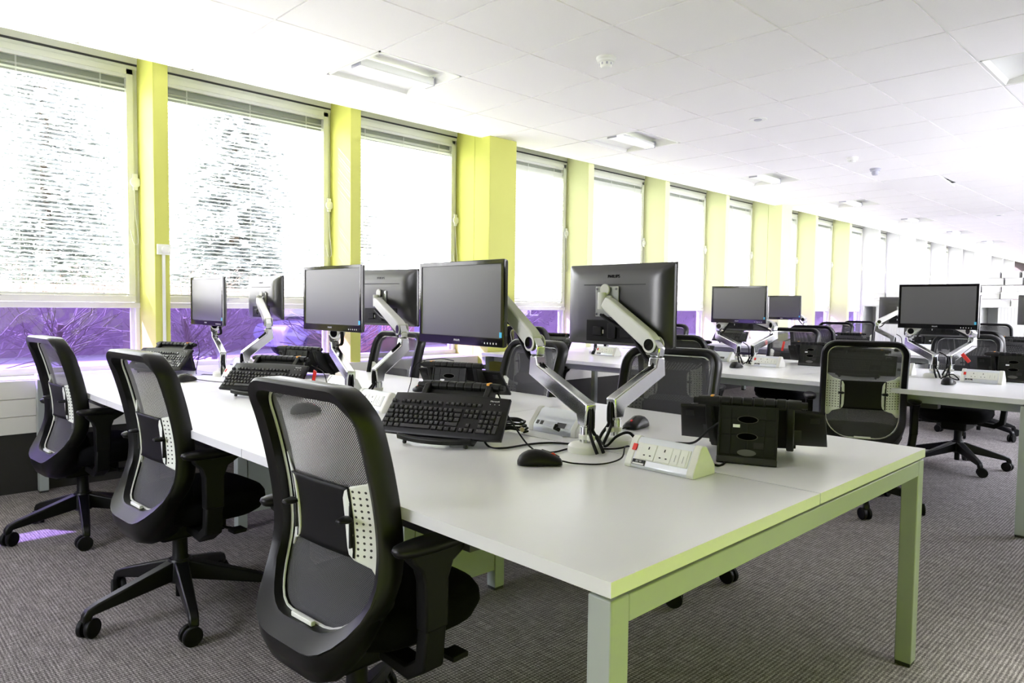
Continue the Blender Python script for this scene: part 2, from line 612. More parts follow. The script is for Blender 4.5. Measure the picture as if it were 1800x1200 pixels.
# windows
wi = 1
BLINDS = []
for k in range(KMIN, KMAX):
    y0 = fin_y(k) + (0.178 if is_col(k) else 0.05)
    y1 = fin_y(k + 1) - (0.178 if is_col(k + 1) else 0.05)
    w = thing('window_%d' % wi, None, None, (XW, (y0 + y1) / 2, 0))
    w['kind'] = 'structure'
    h = (y1 - y0) / 2
    fr = MB()
    fr.box((-0.09, -h, 0.70), (-0.01, -h + 0.03, 2.875)).box((-0.09, h - 0.03, 0.70), (-0.01, h, 2.875))
    fr.box((-0.09, -h, 2.835), (-0.004, h, 2.86)).box((-0.09, -h, 0.70), (0.005, h, 0.742))
    fr.box((-0.09, -h, 1.145), (0.0, h, 1.185))
    fr.build('frame', FRAME, w, 0.003, False)
    sa = MB()
    i = h - 0.032
    sa.box((-0.05, -i, 1.187), (0.012, -i + 0.045, 2.83)).box((-0.05, i - 0.045, 1.187), (0.012, i, 2.83))
    sa.box((-0.05, -i, 2.79), (0.012, i, 2.832)).box((-0.05, -i, 1.187), (0.016, i, 1.232))
    MB().box((-0.05, -i + 0.045, 2.672), (-0.03, i - 0.045, 2.80)).build('shaded_lintel', SHADED_LINTEL, w, 0, False)
    MB().box((-0.06, -h, 2.861), (-0.004, h, 2.874)).build('gap_shade', DARK_STEEL, w, 0, False)  # dark strip painting the shade in the gap above the frame
    sa.build('sash', FRAME, w, 0.003, False)
    MB().box((-0.044, -i + 0.04, 1.225), (-0.040, i - 0.04, 2.675)).build('upper_pane', GLASS, w, 0, False)
    MB().box((-0.06, -h + 0.028, 0.735), (-0.056, h - 0.028, 1.147)).build('lower_pane', PURPLE, w, 0, False)
    lb = MB().box((-0.07, -h + 0.028, 0.74), (-0.045, -h + 0.052, 1.146)).box((-0.07, h - 0.052, 0.74), (-0.045, h - 0.028, 1.146))
    lb.build('lower_bead', FRAME, w, 0.002, False)
    la = MB().box((0.012, -0.24, 1.205), (0.03, -0.19, 1.23)).cyl((0.03, -0.215, 1.222), (0.045, -0.215, 1.222), 0.009).box((0.03, -0.21, 1.222), (0.04, -0.11, 1.230))
    la.build('latch', VESA, w, 0.001, True)
    BLINDS.append((k, y0 + 0.078, y1 - 0.078))
    wi += 1

PLACE = {-3: 'behind the camera', -2: 'behind the camera', -1: 'in the leftmost window of the photo',
         0: 'in the window between the first two lime fins', 1: 'in the window just before the first wide lime column',
         2: 'in the first window past the first wide lime column', 3: 'in the second window past the first wide lime column',
         4: 'in the third window past the first wide lime column', 5: 'in the window just before the second wide lime column'}
TILT = {-2: -30, -1: -13, 0: -7, 1: -34}
random.seed(3)
for k, y0, y1 in BLINDS:
    wh = (y1 - y0) / 2
    nth = {6: 'first', 7: 'second', 8: 'third', 9: 'fourth', 10: 'fifth', 11: 'sixth', 12: 'seventh', 13: 'eighth', 14: 'ninth', 15: 'tenth', 16: 'eleventh'}.get(k)
    lab = 'white venetian blind ' + PLACE.get(k, '') if k in PLACE else 'white venetian blind in the %s window past the second wide lime column' % nth
    b = thing('venetian_blind', lab, 'blind', (XW - 0.006, (y0 + y1) / 2, 0), 0, 'venetian blinds along the window wall')
    MB().box((-0.018, -wh, 2.765), (0.014, wh, 2.795)).build('head_rail', SLAT, b, 0.002, False)
    MB().box((-0.012, -wh, 1.234), (0.012, wh, 1.248)).build('bottom_rail', SLAT, b, 0.002, False)
    s = MB()
    a = math.radians(TILT.get(k, -60))
    pitch = 0.0285
    n = int((2.765 - 1.255) / pitch)
    for q in range(n):
        z = 1.262 + q * pitch + random.uniform(-0.0012, 0.0012)
        hw_ = 0.0145 if k < 2 else 0.0160
        c, sn = math.cos(a) * hw_, math.sin(a) * hw_
        # inner edge (towards the room, +X) hangs lower; slight crown
        s.add([(-c, -wh, z + sn), (-c, wh, z + sn), (0, wh, z + 0.0022), (0, -wh, z + 0.0022), (c, wh, z - sn), (c, -wh, z - sn)],
              [(0, 1, 2, 3), (3, 2, 4, 5)])
    s.build('slats', SLAT, b, 0, True)
    for cy in (-wh + 0.16, 0.0, wh - 0.16):
        MB().box((0.0135, cy - 0.004, 1.24), (0.0145, cy - 0.0015, 2.77)).box((0.0135, cy + 0.0015, 1.24), (0.0145, cy + 0.004, 2.77)).build('ladder_cord', SLAT, b, 0, False)
    # cord winder on the jamb and its hanging cord
    wd = MB().lathe([(0.0, 0), (0.030, 0), (0.036, 0.006), (0.036, 0.014), (0.028, 0.018), (0.0, 0.02)], n=20, M=Matrix.Translation((0.025, wh + 0.05, 2.04)) @ Matrix.Rotation(PI / 2, 4, 'Y') @ Matrix.Translation((0, 0, -0.004)))
    wd.box((0.017, wh + 0.032, 1.985), (0.032, wh + 0.066, 2.10))
    wd.build('cord_winder', LIGHTPL, b, 0.002, True)
    cp = catmull([(0.036, wh + 0.04, 2.0), (0.04, wh + 0.045, 1.8), (0.04, wh + 0.062, 1.64), (0.04, wh + 0.052, 1.6), (0.04, wh + 0.03, 1.61), (0.034, wh + 0.012, 1.70)], 6)
    MB().tube(cp, 0.0025, 6).build('pull_cord', SLAT, b)

# other walls
YR = 5.6      # the lime stretch of the right wall ends here; windows beyond
YL = 3.3      # lime paint stops here
struct(MB().box((XR, YB, 0), (XR + 0.12, YL, 1.25)), 'wall_right', LIMEW)
struct(MB().box((XR, YB, 1.25), (XR + 0.12, YL, 3.12)), 'wall_right_upper', DARKWALL)
struct(MB().box((XR, YL, 0), (XR + 0.12, YR, 3.12)), 'wall_right_white', WHITEP)
wr = MB().box((XR, YR, 0), (XR + 0.12, YF, 0.9)).box((XR, YR, 2.76), (XR + 0.12, YF, 3.12))
for k in range(14):
    wr.box((XR, YR + 1.84 * k, 0.9), (XR + 0.12, YR + 1.84 * k + 0.25, 2.76))
struct(wr, 'wall_right_far', WHITEP)
for k in range(13):
    w = thing('window_%d' % wi, None, None, (XR + 0.06, YR + 1.84 * k + 1.045, 0)); w['kind'] = 'structure'
    fr = MB()
    for y in (-0.80, -0.02, 0.76):
        fr.box((-0.03, y, 0.9), (0.03, y + 0.04, 2.76))
    fr.box((-0.03, -0.8, 0.9), (0.03, 0.8, 0.94)).box((-0.03, -0.8, 2.72), (0.03, 0.8, 2.76))
    fr.build('frame', FRAME, w, 0, False)
    MB().box((-0.003, -0.78, 0.93), (0.003, 0.78, 2.73)).build('pane', GLASS, w, 0, False)
    wi += 1
struct(MB().box((XW - 0.2, YF, 0), (XR + 0.1, YF + 0.12, 3.12)), 'wall_far', DARKWALL)
wb = MB()
wb.box((XW - 0.2, YB - 0.12, 0), (-3.4, YB, 3.12)).box((-2.1, YB - 0.12, 0), (XR + 0.1, YB, 3.12))
wb.box((-3.4, YB - 0.12, 0), (-2.1, YB, 0.75)).box((-3.4, YB - 0.12, 2.3), (-2.1, YB, 3.12))
struct(wb, 'wall_back', DARKWALL)
w = thing('window_%d' % wi, None, None, (0, YB - 0.06, 0)); w['kind'] = 'structure'  # unseen back window, added to bring sunlight to the lime wall
fr = MB()
for x in (-3.4, -2.14):
    fr.box((x, -0.03, 0.75), (x + 0.04, 0.03, 2.3))
fr.box((-3.4, -0.03, 0.75), (-2.1, 0.03, 0.79)).box((-3.4, -0.03, 2.26), (-2.1, 0.03, 2.3))
fr.build('frame', FRAME, w, 0.002, False)
MB().box((-3.38, -0.003, 0.77), (-2.12, 0.003, 2.28)).build('pane', GLASS, w, 0, False)
wi += 1

# ------------------------------------------------------------------ ceiling fittings
ordn = ['first', 'second', 'third', 'fourth', 'fifth', 'sixth', 'seventh']
for idx, (x0, y0) in enumerate(LIGHTS):
    x1, y1 = x0 + PX, y0 + PY
    cx, cy = (x0 + x1) / 2, (y0 + y1) / 2
    if idx < 7:
        lab = 'recessed ceiling light along the window side, %s from the camera' % ordn[idx]
    else:
        lab = 'recessed ceiling light at the top right, away from the windows'
    L = thing('ceiling_light', lab, 'light', (cx, cy, HC), 0, 'recessed ceiling lights')
    hx, hy = PX / 2 - 0.008, PY / 2 - 0.008
    pan = MB()
    prof = [(-hx, 0.0), (-hx + 0.012, 0.0), (-hx + 0.03, 0.03), (-0.16, 0.062), (-0.05, 0.075), (0.05, 0.075), (0.16, 0.062), (hx - 0.03, 0.03), (hx - 0.012, 0.0), (hx, 0.0)]
    pts = prof + [(u, v + 0.012) for u, v in reversed(prof)]
    pan.prism(pts, -hy, hy, 'Y')
    pan.build('tray', FITTING, L)
    for sg in (-1, 1):
        MB().box((-hx, sg * hy, 0), (hx, sg * (hy - 0.012), 0.085)).build('end_plate', FITTING, L)
    lamp = MB().prism([(-0.052, 0.0), (-0.045, -0.012), (0.045, -0.012), (0.052, 0.0), (0.052, 0.04), (-0.052, 0.04)], -hy + 0.03, hy - 0.03, 'Y')
    lamp.build('diffuser', DIFFUSER, L, 0.003)
    for sg in (-1, 1):
        MB().box((-0.054, sg * (hy - 0.031), -0.013), (0.054, sg * (hy - 0.024), 0.05)).build('end_cap', GREYFIT, L)

def detector(loc, label, m, r=0.05, h=0.055):
    d = thing('smoke_detector', label, 'detector', loc)
    MB().lathe([(r * 1.15, 0), (r * 1.15, -0.012), (r * 1.0, -0.018), (0, -0.018)], n=24).build('base_plate', m, d)
    MB().lathe([(r, -0.016), (r * 1.02, -0.03), (r * 0.75, -0.034), (r * 0.72, -h * 0.8), (r * 0.55, -h), (0, -h)], n=24).build('sensor_head', m, d)
    v = MB()
    for q in range(8):
        a = q * PI / 4
        v.box((r * 0.70, -0.006, -h * 0.78), (r * 0.745, 0.006, -0.036), Matrix.Rotation(a, 4, 'Z'))
    v.build('sensor_slots', GREYFIT, d)
detector((-2.95, 3.70, HC), 'large white smoke detector on the ceiling, nearest the camera', FITTING, 0.056, 0.065)
detector((-2.97, 7.92, HC), 'small white smoke detector on the ceiling just before the grey one', FITTING, 0.052, 0.05)
detector((-3.0, 8.70, HC), 'grey smoke detector on the ceiling behind the small white one', GREYFIT, 0.052, 0.075)
def speaker(loc, label):
    d = thing('ceiling_speaker', label, 'speaker', loc)
    MB().lathe([(0.075, 0.0), (0.075, -0.006), (0.062, -0.010), (0.045, -0.004), (0.0, -0.004)], n=28).build('trim_ring', FITTING, d)
    MB().lathe([(0.035, -0.003), (0.03, -0.009), (0, -0.009)], n=20).build('grille', GREYFIT, d)
speaker((-2.96, 5.79, HC), 'round white ceiling speaker between the two smoke detectors')
speaker((-2.95, 10.02, HC), 'round white ceiling speaker beside the open ceiling panel')
speaker((-2.93, 14.27, HC), 'round white ceiling speaker farthest down the room')
# open ceiling panel (dropped tile beside a dark hole)
d = thing('ceiling_panel', 'tilted ceiling panel hanging below a dark gap', 'panel', (VENT[0] + PX / 2, VENT[1] + PY / 2, HC))
MB().box((-PX / 2 + 0.01, -PY / 2 + 0.01, 0), (PX / 2 - 0.01, PY / 2 - 0.01, 0.018), Matrix.Translation((0, 0.02, -0.025)) @ Matrix.Rotation(math.radians(-4.5), 4, 'X')).build('tile', TILE, d)
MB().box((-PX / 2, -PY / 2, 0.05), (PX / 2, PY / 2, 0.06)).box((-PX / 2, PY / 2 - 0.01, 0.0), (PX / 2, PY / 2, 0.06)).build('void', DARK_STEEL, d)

# unseen fill lamps added to brighten the lime wall right of the camera
for q, y in enumerate((-0.6, 0.5, 1.6, 2.7)):
    L = thing('wall_fill_lamp', 'added unseen fill lamp on the ceiling by the lime wall, %s from the back wall' % ordn[q], 'light', (-0.05, y, HC), 0, 'added ceiling fill lamps')
    MB().box((-0.06, -0.45, -0.05), (0.05, 0.45, 0)).build('housing', FITTING, L, 0.004)
    ad = bpy.data.lights.new('wall_fill', 'AREA')
    ad.shape = 'RECTANGLE'; ad.size = 0.06; ad.size_y = 0.85
    ad.energy = WALL_FILL
    ad.spread = math.radians(60)
    ao = bpy.data.objects.new('wall_fill', ad)
    COL.objects.link(ao)
    ao.parent = L
    ao.location = (0.065, 0, -0.045)
    ao.rotation_euler = Vector((0.55, 0, -2.1)).to_track_quat('-Z', 'Y').to_euler()

# ------------------------------------------------------------------ wall point and conduit on the first lime fin
wp = thing('wall_socket', 'white round-faced wall point on the first lime fin with conduit below', 'socket', (XF, 1.725, 1.555))
MB().box((0, -0.043, -0.036), (0.022, 0.043, 0.036)).build('back_box', LIGHTPL, wp, 0.003)
MB().lathe([(0.027, 0), (0.027, 0.012), (0.022, 0.018), (0, 0.018)], n=24, M=Matrix.Translation((0.022, 0.006, 0.0)) @ Matrix.Rotation(PI / 2, 4, 'Y')).build('dial', LIGHTPL, wp)
MB().box((0, -0.010, -0.84), (0.014, 0.010, -0.036)).build('conduit', LIGHTPL, wp, 0.002)

# ------------------------------------------------------------------ bench desks
def bench(name_label, x0, xs_, y0, y1, inner):
    """x0: aisle end, xs_: seams going towards the window"""
    D = thing('bench_desk', name_label, 'desk', (0, 0, 0), 0, 'white bench desks in rows')
    ym = (y0 + y1) / 2
    X = [x0] + xs_
    for i in range(len(X) - 1):
        a, b = X[i], X[i + 1]
        for u, v in ((y0, ym - 0.003), (ym + 0.003, y1)):
            t = MB()
            t.use(WHITE_TOP)
            xa, xb = b + 0.0015, a - 0.0015
            # cut-out strip for cables in the middle of each bay near the seam
            t.add([(xa, u, 0.74), (xb, u, 0.74), (xb, v, 0.74), (xa, v, 0.74), (xa, u, 0.712), (xb, u, 0.712), (xb, v, 0.712), (xa, v, 0.712)],
                  [(0, 1, 2, 3), (7, 6, 5, 4)])
            t.use(EDGE_WHITE)
            t.add([(xa, u, 0.74), (xb, u, 0.74), (xb, v, 0.74), (xa, v, 0.74), (xa, u, 0.712), (xb, u, 0.712), (xb, v, 0.712), (xa, v, 0.712)],
                  [(0, 4, 5, 1), (1, 5, 6, 2), (2, 6, 7, 3), (3, 7, 4, 0)])
            o = t.build('desktop', None, D, 0.0, False)
    xe = X[-1]
    L = 0.052
    def leg(cx, cy, zt=0.705):
        lg = MB().box((cx - L / 2, cy - L / 2, 0.012), (cx + L / 2, cy + L / 2, zt)).build('leg', LEG_PAINT, D, 0.003)
        MB().box((cx - L / 2 + 0.003, cy - L / 2 + 0.003, 0.0), (cx + L / 2 - 0.003, cy + L / 2 - 0.003, 0.013)).build('foot', RUBBER, lg)
    for xx in (x0 - 0.003 - L / 2, xe + 0.003 + L / 2):
        leg(xx, y0 + 0.004 + L / 2); leg(xx, y1 - 0.004 - L / 2)
        MB().box((xx - L / 2, y0 + 0.004 + L, 0.655), (xx + L / 2, y1 - 0.004 - L, 0.705)).build('end_beam', LEG_PAINT, D, 0.002)
    for xx in xs_[:-1]:
        leg(xx + 0.02, ym - 0.235); leg(xx + 0.02, ym + 0.235)
        MB().box((xx - 0.004, ym - 0.205, 0.09), (xx + 0.044, ym + 0.205, 0.70)).build('cable_riser', LEG_PAINT, D, 0.002)
    for yy in (y0 + 0.13, y1 - 0.13):
        MB().box((xe + 0.05, yy - 0.015, 0.655), (x0 - 0.055, yy + 0.015, 0.708)).build('rail', LEG_PAINT, D, 0.002)
    for i in range(len(X) - 1):
        cx = (X[i] + X[i + 1]) / 2
        MB().box((cx - 0.42, ym - 0.12, 0.60), (cx + 0.42, ym + 0.12, 0.625)).build('cable_tray', DARK_STEEL, D, 0.002)
        for yy in (y0 + 0.16, y1 - 0.16):
            MB().box((cx - 0.30, yy - 0.03, 0.625), (cx + 0.22, yy + 0.03, 0.66)).build('rail_bracket', DARK_STEEL, D, 0.002)
    return D
B1 = [-2.19, -3.66, -5.135]
bench('white bench desk in the foreground, nearest the camera', -0.72, [-2.187, -3.655, -5.20], 0.945, 2.655, True)
bench('second white bench desk, behind the foreground one', -0.74, [-2.13, -3.60, -5.07], 4.54, 6.25, True)
bench('third white bench desk, farthest from the camera', -0.74, [-2.13, -3.60, -5.07], 8.0, 9.7, True)

# ------------------------------------------------------------------ office chair (local: sitter faces +Y)
CH_BACK = [(0.395, -0.215), (0.41, -0.207), (0.43, -0.190), (0.46, -0.162), (0.50, -0.135), (0.55, -0.113), (0.60, -0.104), (0.66, -0.104), (0.74, -0.114), (0.84, -0.136), (0.93, -0.162), (1.01, -0.195)]
def yback(z): return sum(spline(CH_BACK, z + d * 0.008) for d in range(-4, 5)) / 9

def rounded_loop(hw, z0, z1, rb, rt, n=7):
    """(x,z,nx,nz) around, counter-clockwise from bottom centre"""
    out = []
    def arc(cx, cz, r, a0, a1):
        for i in range(n + 1):
            a = a0 + (a1 - a0) * i / n
            out.append((cx + r * math.cos(a), cz + r * math.sin(a), math.cos(a), math.sin(a)))
    def line(p, q, nrm, k):
        for i in range(1, k):
            t = i / k
            out.append((p[0] + (q[0] - p[0]) * t, p[1] + (q[1] - p[1]) * t, nrm[0], nrm[1]))
    line((-(hw - rb), z0), (hw - rb, z0), (0, -1), 6)
    arc(hw - rb, z0 + rb, rb, -PI / 2, 0)
    line((hw, z0 + rb), (hw, z1 - rt), (1, 0), 22)
    arc(hw - rt, z1 - rt, rt, 0, PI / 2)
    line((hw - rt, z1), (-(hw - rt), z1), (0, 1), 6)
    arc(-(hw - rt), z1 - rt, rt, PI / 2, PI)
    line((-hw, z1 - rt), (-hw, z0 + rb), (-1, 0), 22)
    arc(-(hw - rb), z0 + rb, rb, PI, 1.5 * PI)
    return out

def superellipse(hx, hy, cy, z, e=3.6, n=36, yk=0.0):
    pts = []
    for i in range(n):
        a = 2 * PI * i / n
        c, s = math.cos(a), math.sin(a)
        pts.append((hx * abs(c) ** (2 / e) * (1 if c >= 0 else -1), cy + hy * abs(s) ** (2 / e) * (1 if s >= 0 else -1), z))
    return pts

def make_chair(label):
    t = thing('office_chair', label, 'chair')
    # seat cushion
    s = MB()
    lay = [(0.365, .15, .155, .07), (0.375, .19, .168, .08), (0.395, .222, .182, .088), (0.43, .238, .194, .092), (0.455, .236, .192, .092), (0.472, .222, .182, .092), (0.480, .19, .155, .09), (0.483, .10, .09, .08)]
    s.rings([superellipse(hx, hy, cy, z) for z, hx, hy, cy in lay])
    s.build('seat', FABRIC, t, angle=60)
    # back frame
    lp = rounded_loop(0.236, 0.392, 1.018, 0.17, 0.085)
    rings = []
    for x, z, nx, nz in lp:
        low = max(0.0, min(1.0, (0.50 - z) / 0.1))
        th = 0.033 + 0.012 * low
        dp = 0.072 + 0.010 * low
        yr = yback(z)
        xi, zi = x - nx * th, z - nz * th
        yi = yback(zi) if low > 0 else yr
        c = 0.008
        rings.append([(x - nx * c, yr, z - nz * c), (x, yr + c, z), (x, yr + dp - c, z), (x - nx * c, yr + dp, z - nz * c),
                      (xi + nx * c, yi + dp - 0.004, zi + nz * c), (xi, yi + dp - c - 0.004, zi), (xi, yi + 0.012, zi), (xi + nx * c, yi + 0.006, zi + nz * c)])
    MB().rings(rings, False, True).build('back_frame', BLACK_SAT, t, angle=50)
    # pale piping round the opening
    ip = rounded_loop(0.236 - 0.036, 0.392 + 0.047, 1.018 - 0.036, 0.128, 0.055)
    pr = []
    for x, z, nx, nz in ip:
        y = yback(z) + 0.036
        pr.append([(x + nx * 0.003, y, z + nz * 0.003), (x + nx * 0.003, y + 0.005, z + nz * 0.003), (x - nx * 0.0025, y + 0.005, z - nz * 0.0025), (x - nx * 0.0025, y, z - nz * 0.0025)])
    MB().rings(pr, False, True).build('edge_piping', LIGHTPL, t)
    # net
    lp2 = rounded_loop(0.236 - 0.03, 0.392 + 0.04, 1.018 - 0.03, 0.134, 0.06)
    right = sorted([(z, x) for x, z, _, _ in lp2 if x >= 0])
    def half(z):
        best = 0.001
        for (za, xa), (zb, xb) in zip(right, right[1:]):
            if za <= z <= zb and zb > za:
                best = max(best, xa + (xb - xa) * (z - za) / (zb - za))
        return best
    rows = []
    zs = [0.4325 + (0.9875 - 0.4325) * (i / 30) for i in range(31)]
    nv, nf, NX = [], [], 12
    for z in zs:
        h = half(z)
        for j in range(NX + 1):
            u = -1 + 2 * j / NX
            nv.append((u * h, yback(z) + 0.050 - 0.034 * (1 - u * u) * min(1, (z - 0.43) / 0.12), z))
    for i in range(30):
        for j in range(NX):
            a = i * (NX + 1) + j
            nf.append((a, a + 1, a + NX + 2, a + NX + 1))
    MB().add(nv, nf).build('back_net', NET, t, angle=80)
    # lumbar band and the two perforated pads with their knobs
    bd = MB()
    r1 = []
    for z in (0.605, 0.62, 0.66, 0.70, 0.74, 0.765, 0.775):
        r1.append([(0.125 * (-1 + 2 * j / 8), yback(z) + 0.002 + 0.006 * ((-1 + 2 * j / 8) ** 2), z) for j in range(9)])
    vs = [p for r in r1 for p in r]
    fs = [(i * 9 + j, i * 9 + j + 1, i * 9 + j + 10, i * 9 + j + 9) for i in range(6) for j in range(8)]
    ob = bd.add(vs, fs).build('lumbar_band', BLACK, t, angle=80)
    so = ob.modifiers.new('solid', 'SOLIDIFY'); so.thickness = 0.006; so.offset = 1
    for sg in (-1, 1):
        pd = MB()
        prow = [(0.560, 0.185, 0.206), (0.585, 0.165, 0.206), (0.60, 0.122, 0.206), (0.612, 0.108, 0.206), (0.63, 0.103, 0.206), (0.69, 0.101, 0.206), (0.75, 0.103, 0.206), (0.768, 0.110, 0.206), (0.778, 0.125, 0.206), (0.788, 0.165, 0.206), (0.81, 0.192, 0.206)]
        vs, fs = [], []
        for z, a, b in prow:
            for j in range(7):
                x = a + (b - a) * j / 6
                vs.append((sg * x, yback(z) + 0.004 + 0.050 * ((x - 0.1) / 0.106) ** 1.15 if x > 0.1 else yback(z) + 0.004, z))
        for i in range(len(prow) - 1):
            for j in range(6):
                q = i * 7 + j
                fs.append((q, q + 1, q + 8, q + 7))
        p = pd.add(vs, fs).build('lumbar_pad', PADM, t, angle=80)
        so = p.modifiers.new('solid', 'SOLIDIFY'); so.thickness = 0.006; so.offset = 0
        MB().box((sg * 0.1165, yback(0.69) + 0.001, 0.63), (sg * 0.1205, yback(0.69) + 0.012, 0.765)).build('slot', DARKINK, p)
        kn = MB().lathe([(0.0, 0), (0.010, 0.002), (0.012, 0.008), (0.008, 0.03), (0.005, 0.034), (0, 0.035)], n=14, M=Matrix.Translation((sg * 0.1185, yback(0.70) + 0.004, 0.70)) @ Matrix.Rotation(PI / 2, 4, 'X') @ Matrix.Diagonal((1.6, 0.75, 1, 1)))
        kn.build('knob', BLACK_SAT, p)
    # pale tag on the lower rim
    MB().box((-0.045, yback(0.44) + 0.018, 0.437), (0.045, yback(0.44) + 0.03, 0.449)).build('rim_tag', LIGHTPL, t, 0.002)
    # shell that carries the back: grows out of the lower rim and runs forward under the seat
    low = [(x, z) for x, z, _, _ in rounded_loop(0.236, 0.392, 1.018, 0.17, 0.085, 12) if z < 0.555]
    low.sort(key=lambda q: math.atan2(q[0], 0.60 - q[1]))
    cols_ = []
    for x, z in low:
        y = yback(z)
        wgt = max(0.0, min(1.0, (0.555 - z) / 0.15)) ** 0.8
        col = [(x * 0.985, y + 0.004, z + 0.004), (x * 0.985, y + 0.004 + 0.004 * wgt, z - 0.03 * wgt), (x * 0.95, y + 0.012 + 0.012 * wgt, z - 0.066 * wgt),
               (x * (1 - 0.16 * wgt), y + 0.025 + 0.045 * wgt, z - 0.086 * wgt), (x * (1 - 0.40 * wgt), y + 0.04 + 0.10 * wgt, z - 0.088 * wgt), (x * (1 - 0.62 * wgt), y + 0.05 + 0.165 * wgt, z - 0.082 * wgt),
               (x * (1 - 0.62 * wgt), y + 0.05 + 0.165 * wgt, z - 0.03 * wgt), (x * (1 - 0.30 * wgt), y + 0.06 + 0.05 * wgt, z + 0.0), (x * 0.96, y + 0.055, z + 0.006)]
        cols_.append(col)
    MB().rings(cols_, True, False).build('back_support', BLACK_SAT, t, angle=70)
    MB().box((-0.085, -0.10, 0.30), (0.085, 0.15, 0.37)).build('tilt_mechanism', BLACK, t, 0.012)
    lv = MB().tube(catmull([(0.08, 0.09, 0.345), (0.16, 0.10, 0.34), (0.235, 0.11, 0.345)], 5), 0.006)
    lv.box((0.225, 0.085, 0.338), (0.275, 0.135, 0.352)).build('tilt_lever', BLACK, t, 0.003)
    # arms
    for sg in (-1, 1):
        ar = MB()
        ar.sweep([(sg * 0.13, 0.0, 0.355), (sg * 0.235, 0.0, 0.345), (sg * 0.282, 0.0, 0.375), (sg * 0.292, 0.0, 0.47)], 0.062, [0.03, 0.034, 0.036, 0.036], (0, 1, 0))
        poly = [(-0.034, 0.46), (0.034, 0.46), (0.036, 0.575), (0.05, 0.61), (0.10, 0.638), (0.10, 0.65), (-0.075, 0.65), (-0.07, 0.63), (-0.045, 0.605), (-0.036, 0.575)]
        ar.prism(poly, sg * 0.292 - 0.019, sg * 0.292 + 0.019, 'X')
        a = ar.build('arm_post', BLACK, t, 0.006)
        pd = MB()
        pd.rings([superellipse(hx, hy, 0.02, z, 2.6, 28) for z, hx, hy in ((0.642, .022, .10), (0.648, .033, .122), (0.660, .038, .130), (0.668, .035, .127), (0.673, .022, .112))], M=Matrix.Translation((sg * 0.288, 0, 0)))
        pd.build('arm_pad', BLACK_SAT, a, angle=60)
    # gas lift and star base
    MB().lathe([(0.018, 0.055), (0.018, 0.13), (0.034, 0.132), (0.036, 0.20), (0.028, 0.215), (0.027, 0.295), (0.018, 0.297), (0.018, 0.31)], n=20).build('gas_lift', BLACK, t)
    hubm = MB().lathe([(0.042, 0.115), (0.05, 0.125), (0.047, 0.19), (0.04, 0.205)], n=20)
    hubm.build('base_hub', BLACK_SAT, t)
    for k in range(5):
        a = -PI / 2 + math.radians(3) + k * 2 * PI / 5
        M = Matrix.Rotation(a, 4, 'Z')
        prof = [(0.03, 0.200), (0.300, 0.120), (0.336, 0.105), (0.350, 0.085), (0.352, 0.062), (0.324, 0.062), (0.318, 0.080), (0.03, 0.125)]
        vs, fs = [], []
        n = len(prof)
        for sd_ in (-1, 1):
            for r, z in prof:
                hwid = 0.026 - 0.010 * (r - 0.03) / 0.32
                vs.append(tuple(M @ Vector((r, sd_ * hwid, z))))
        fs = [tuple(range(n)), tuple(range(2 * n - 1, n - 1, -1))] + [(i, i + n, (i + 1) % n + n, (i + 1) % n) for i in range(n)]
        lg = MB().add(vs, fs).build('base_leg', BLACK_SAT, t, 0.006)
        # caster: twin wheels under a hood, swivelled a little differently for each leg
        cs = MB()
        Mc = M @ Matrix.Translation((0.338, 0, 0)) @ Matrix.Rotation(0.5 + 1.3 * k, 4, 'Z')
        wp_ = [(0.0, 0.0), (0.024, 0.0), (0.033, 0.003), (0.035, 0.007), (0.035, 0.018), (0.032, 0.021), (0.0, 0.021)]
        for q in (-1, 1):
            Mq = Mc @ Matrix.Translation((-0.012, q * 0.005, 0.035)) @ Matrix.Rotation(-q * PI / 2, 4, 'X')
            cs.lathe(wp_, n=20, M=Mq)
        cs.box((-0.014, -0.008, 0.03), (0.008, 0.008, 0.066), Mc)
        cs.build('caster', BLACK, t)
    return t

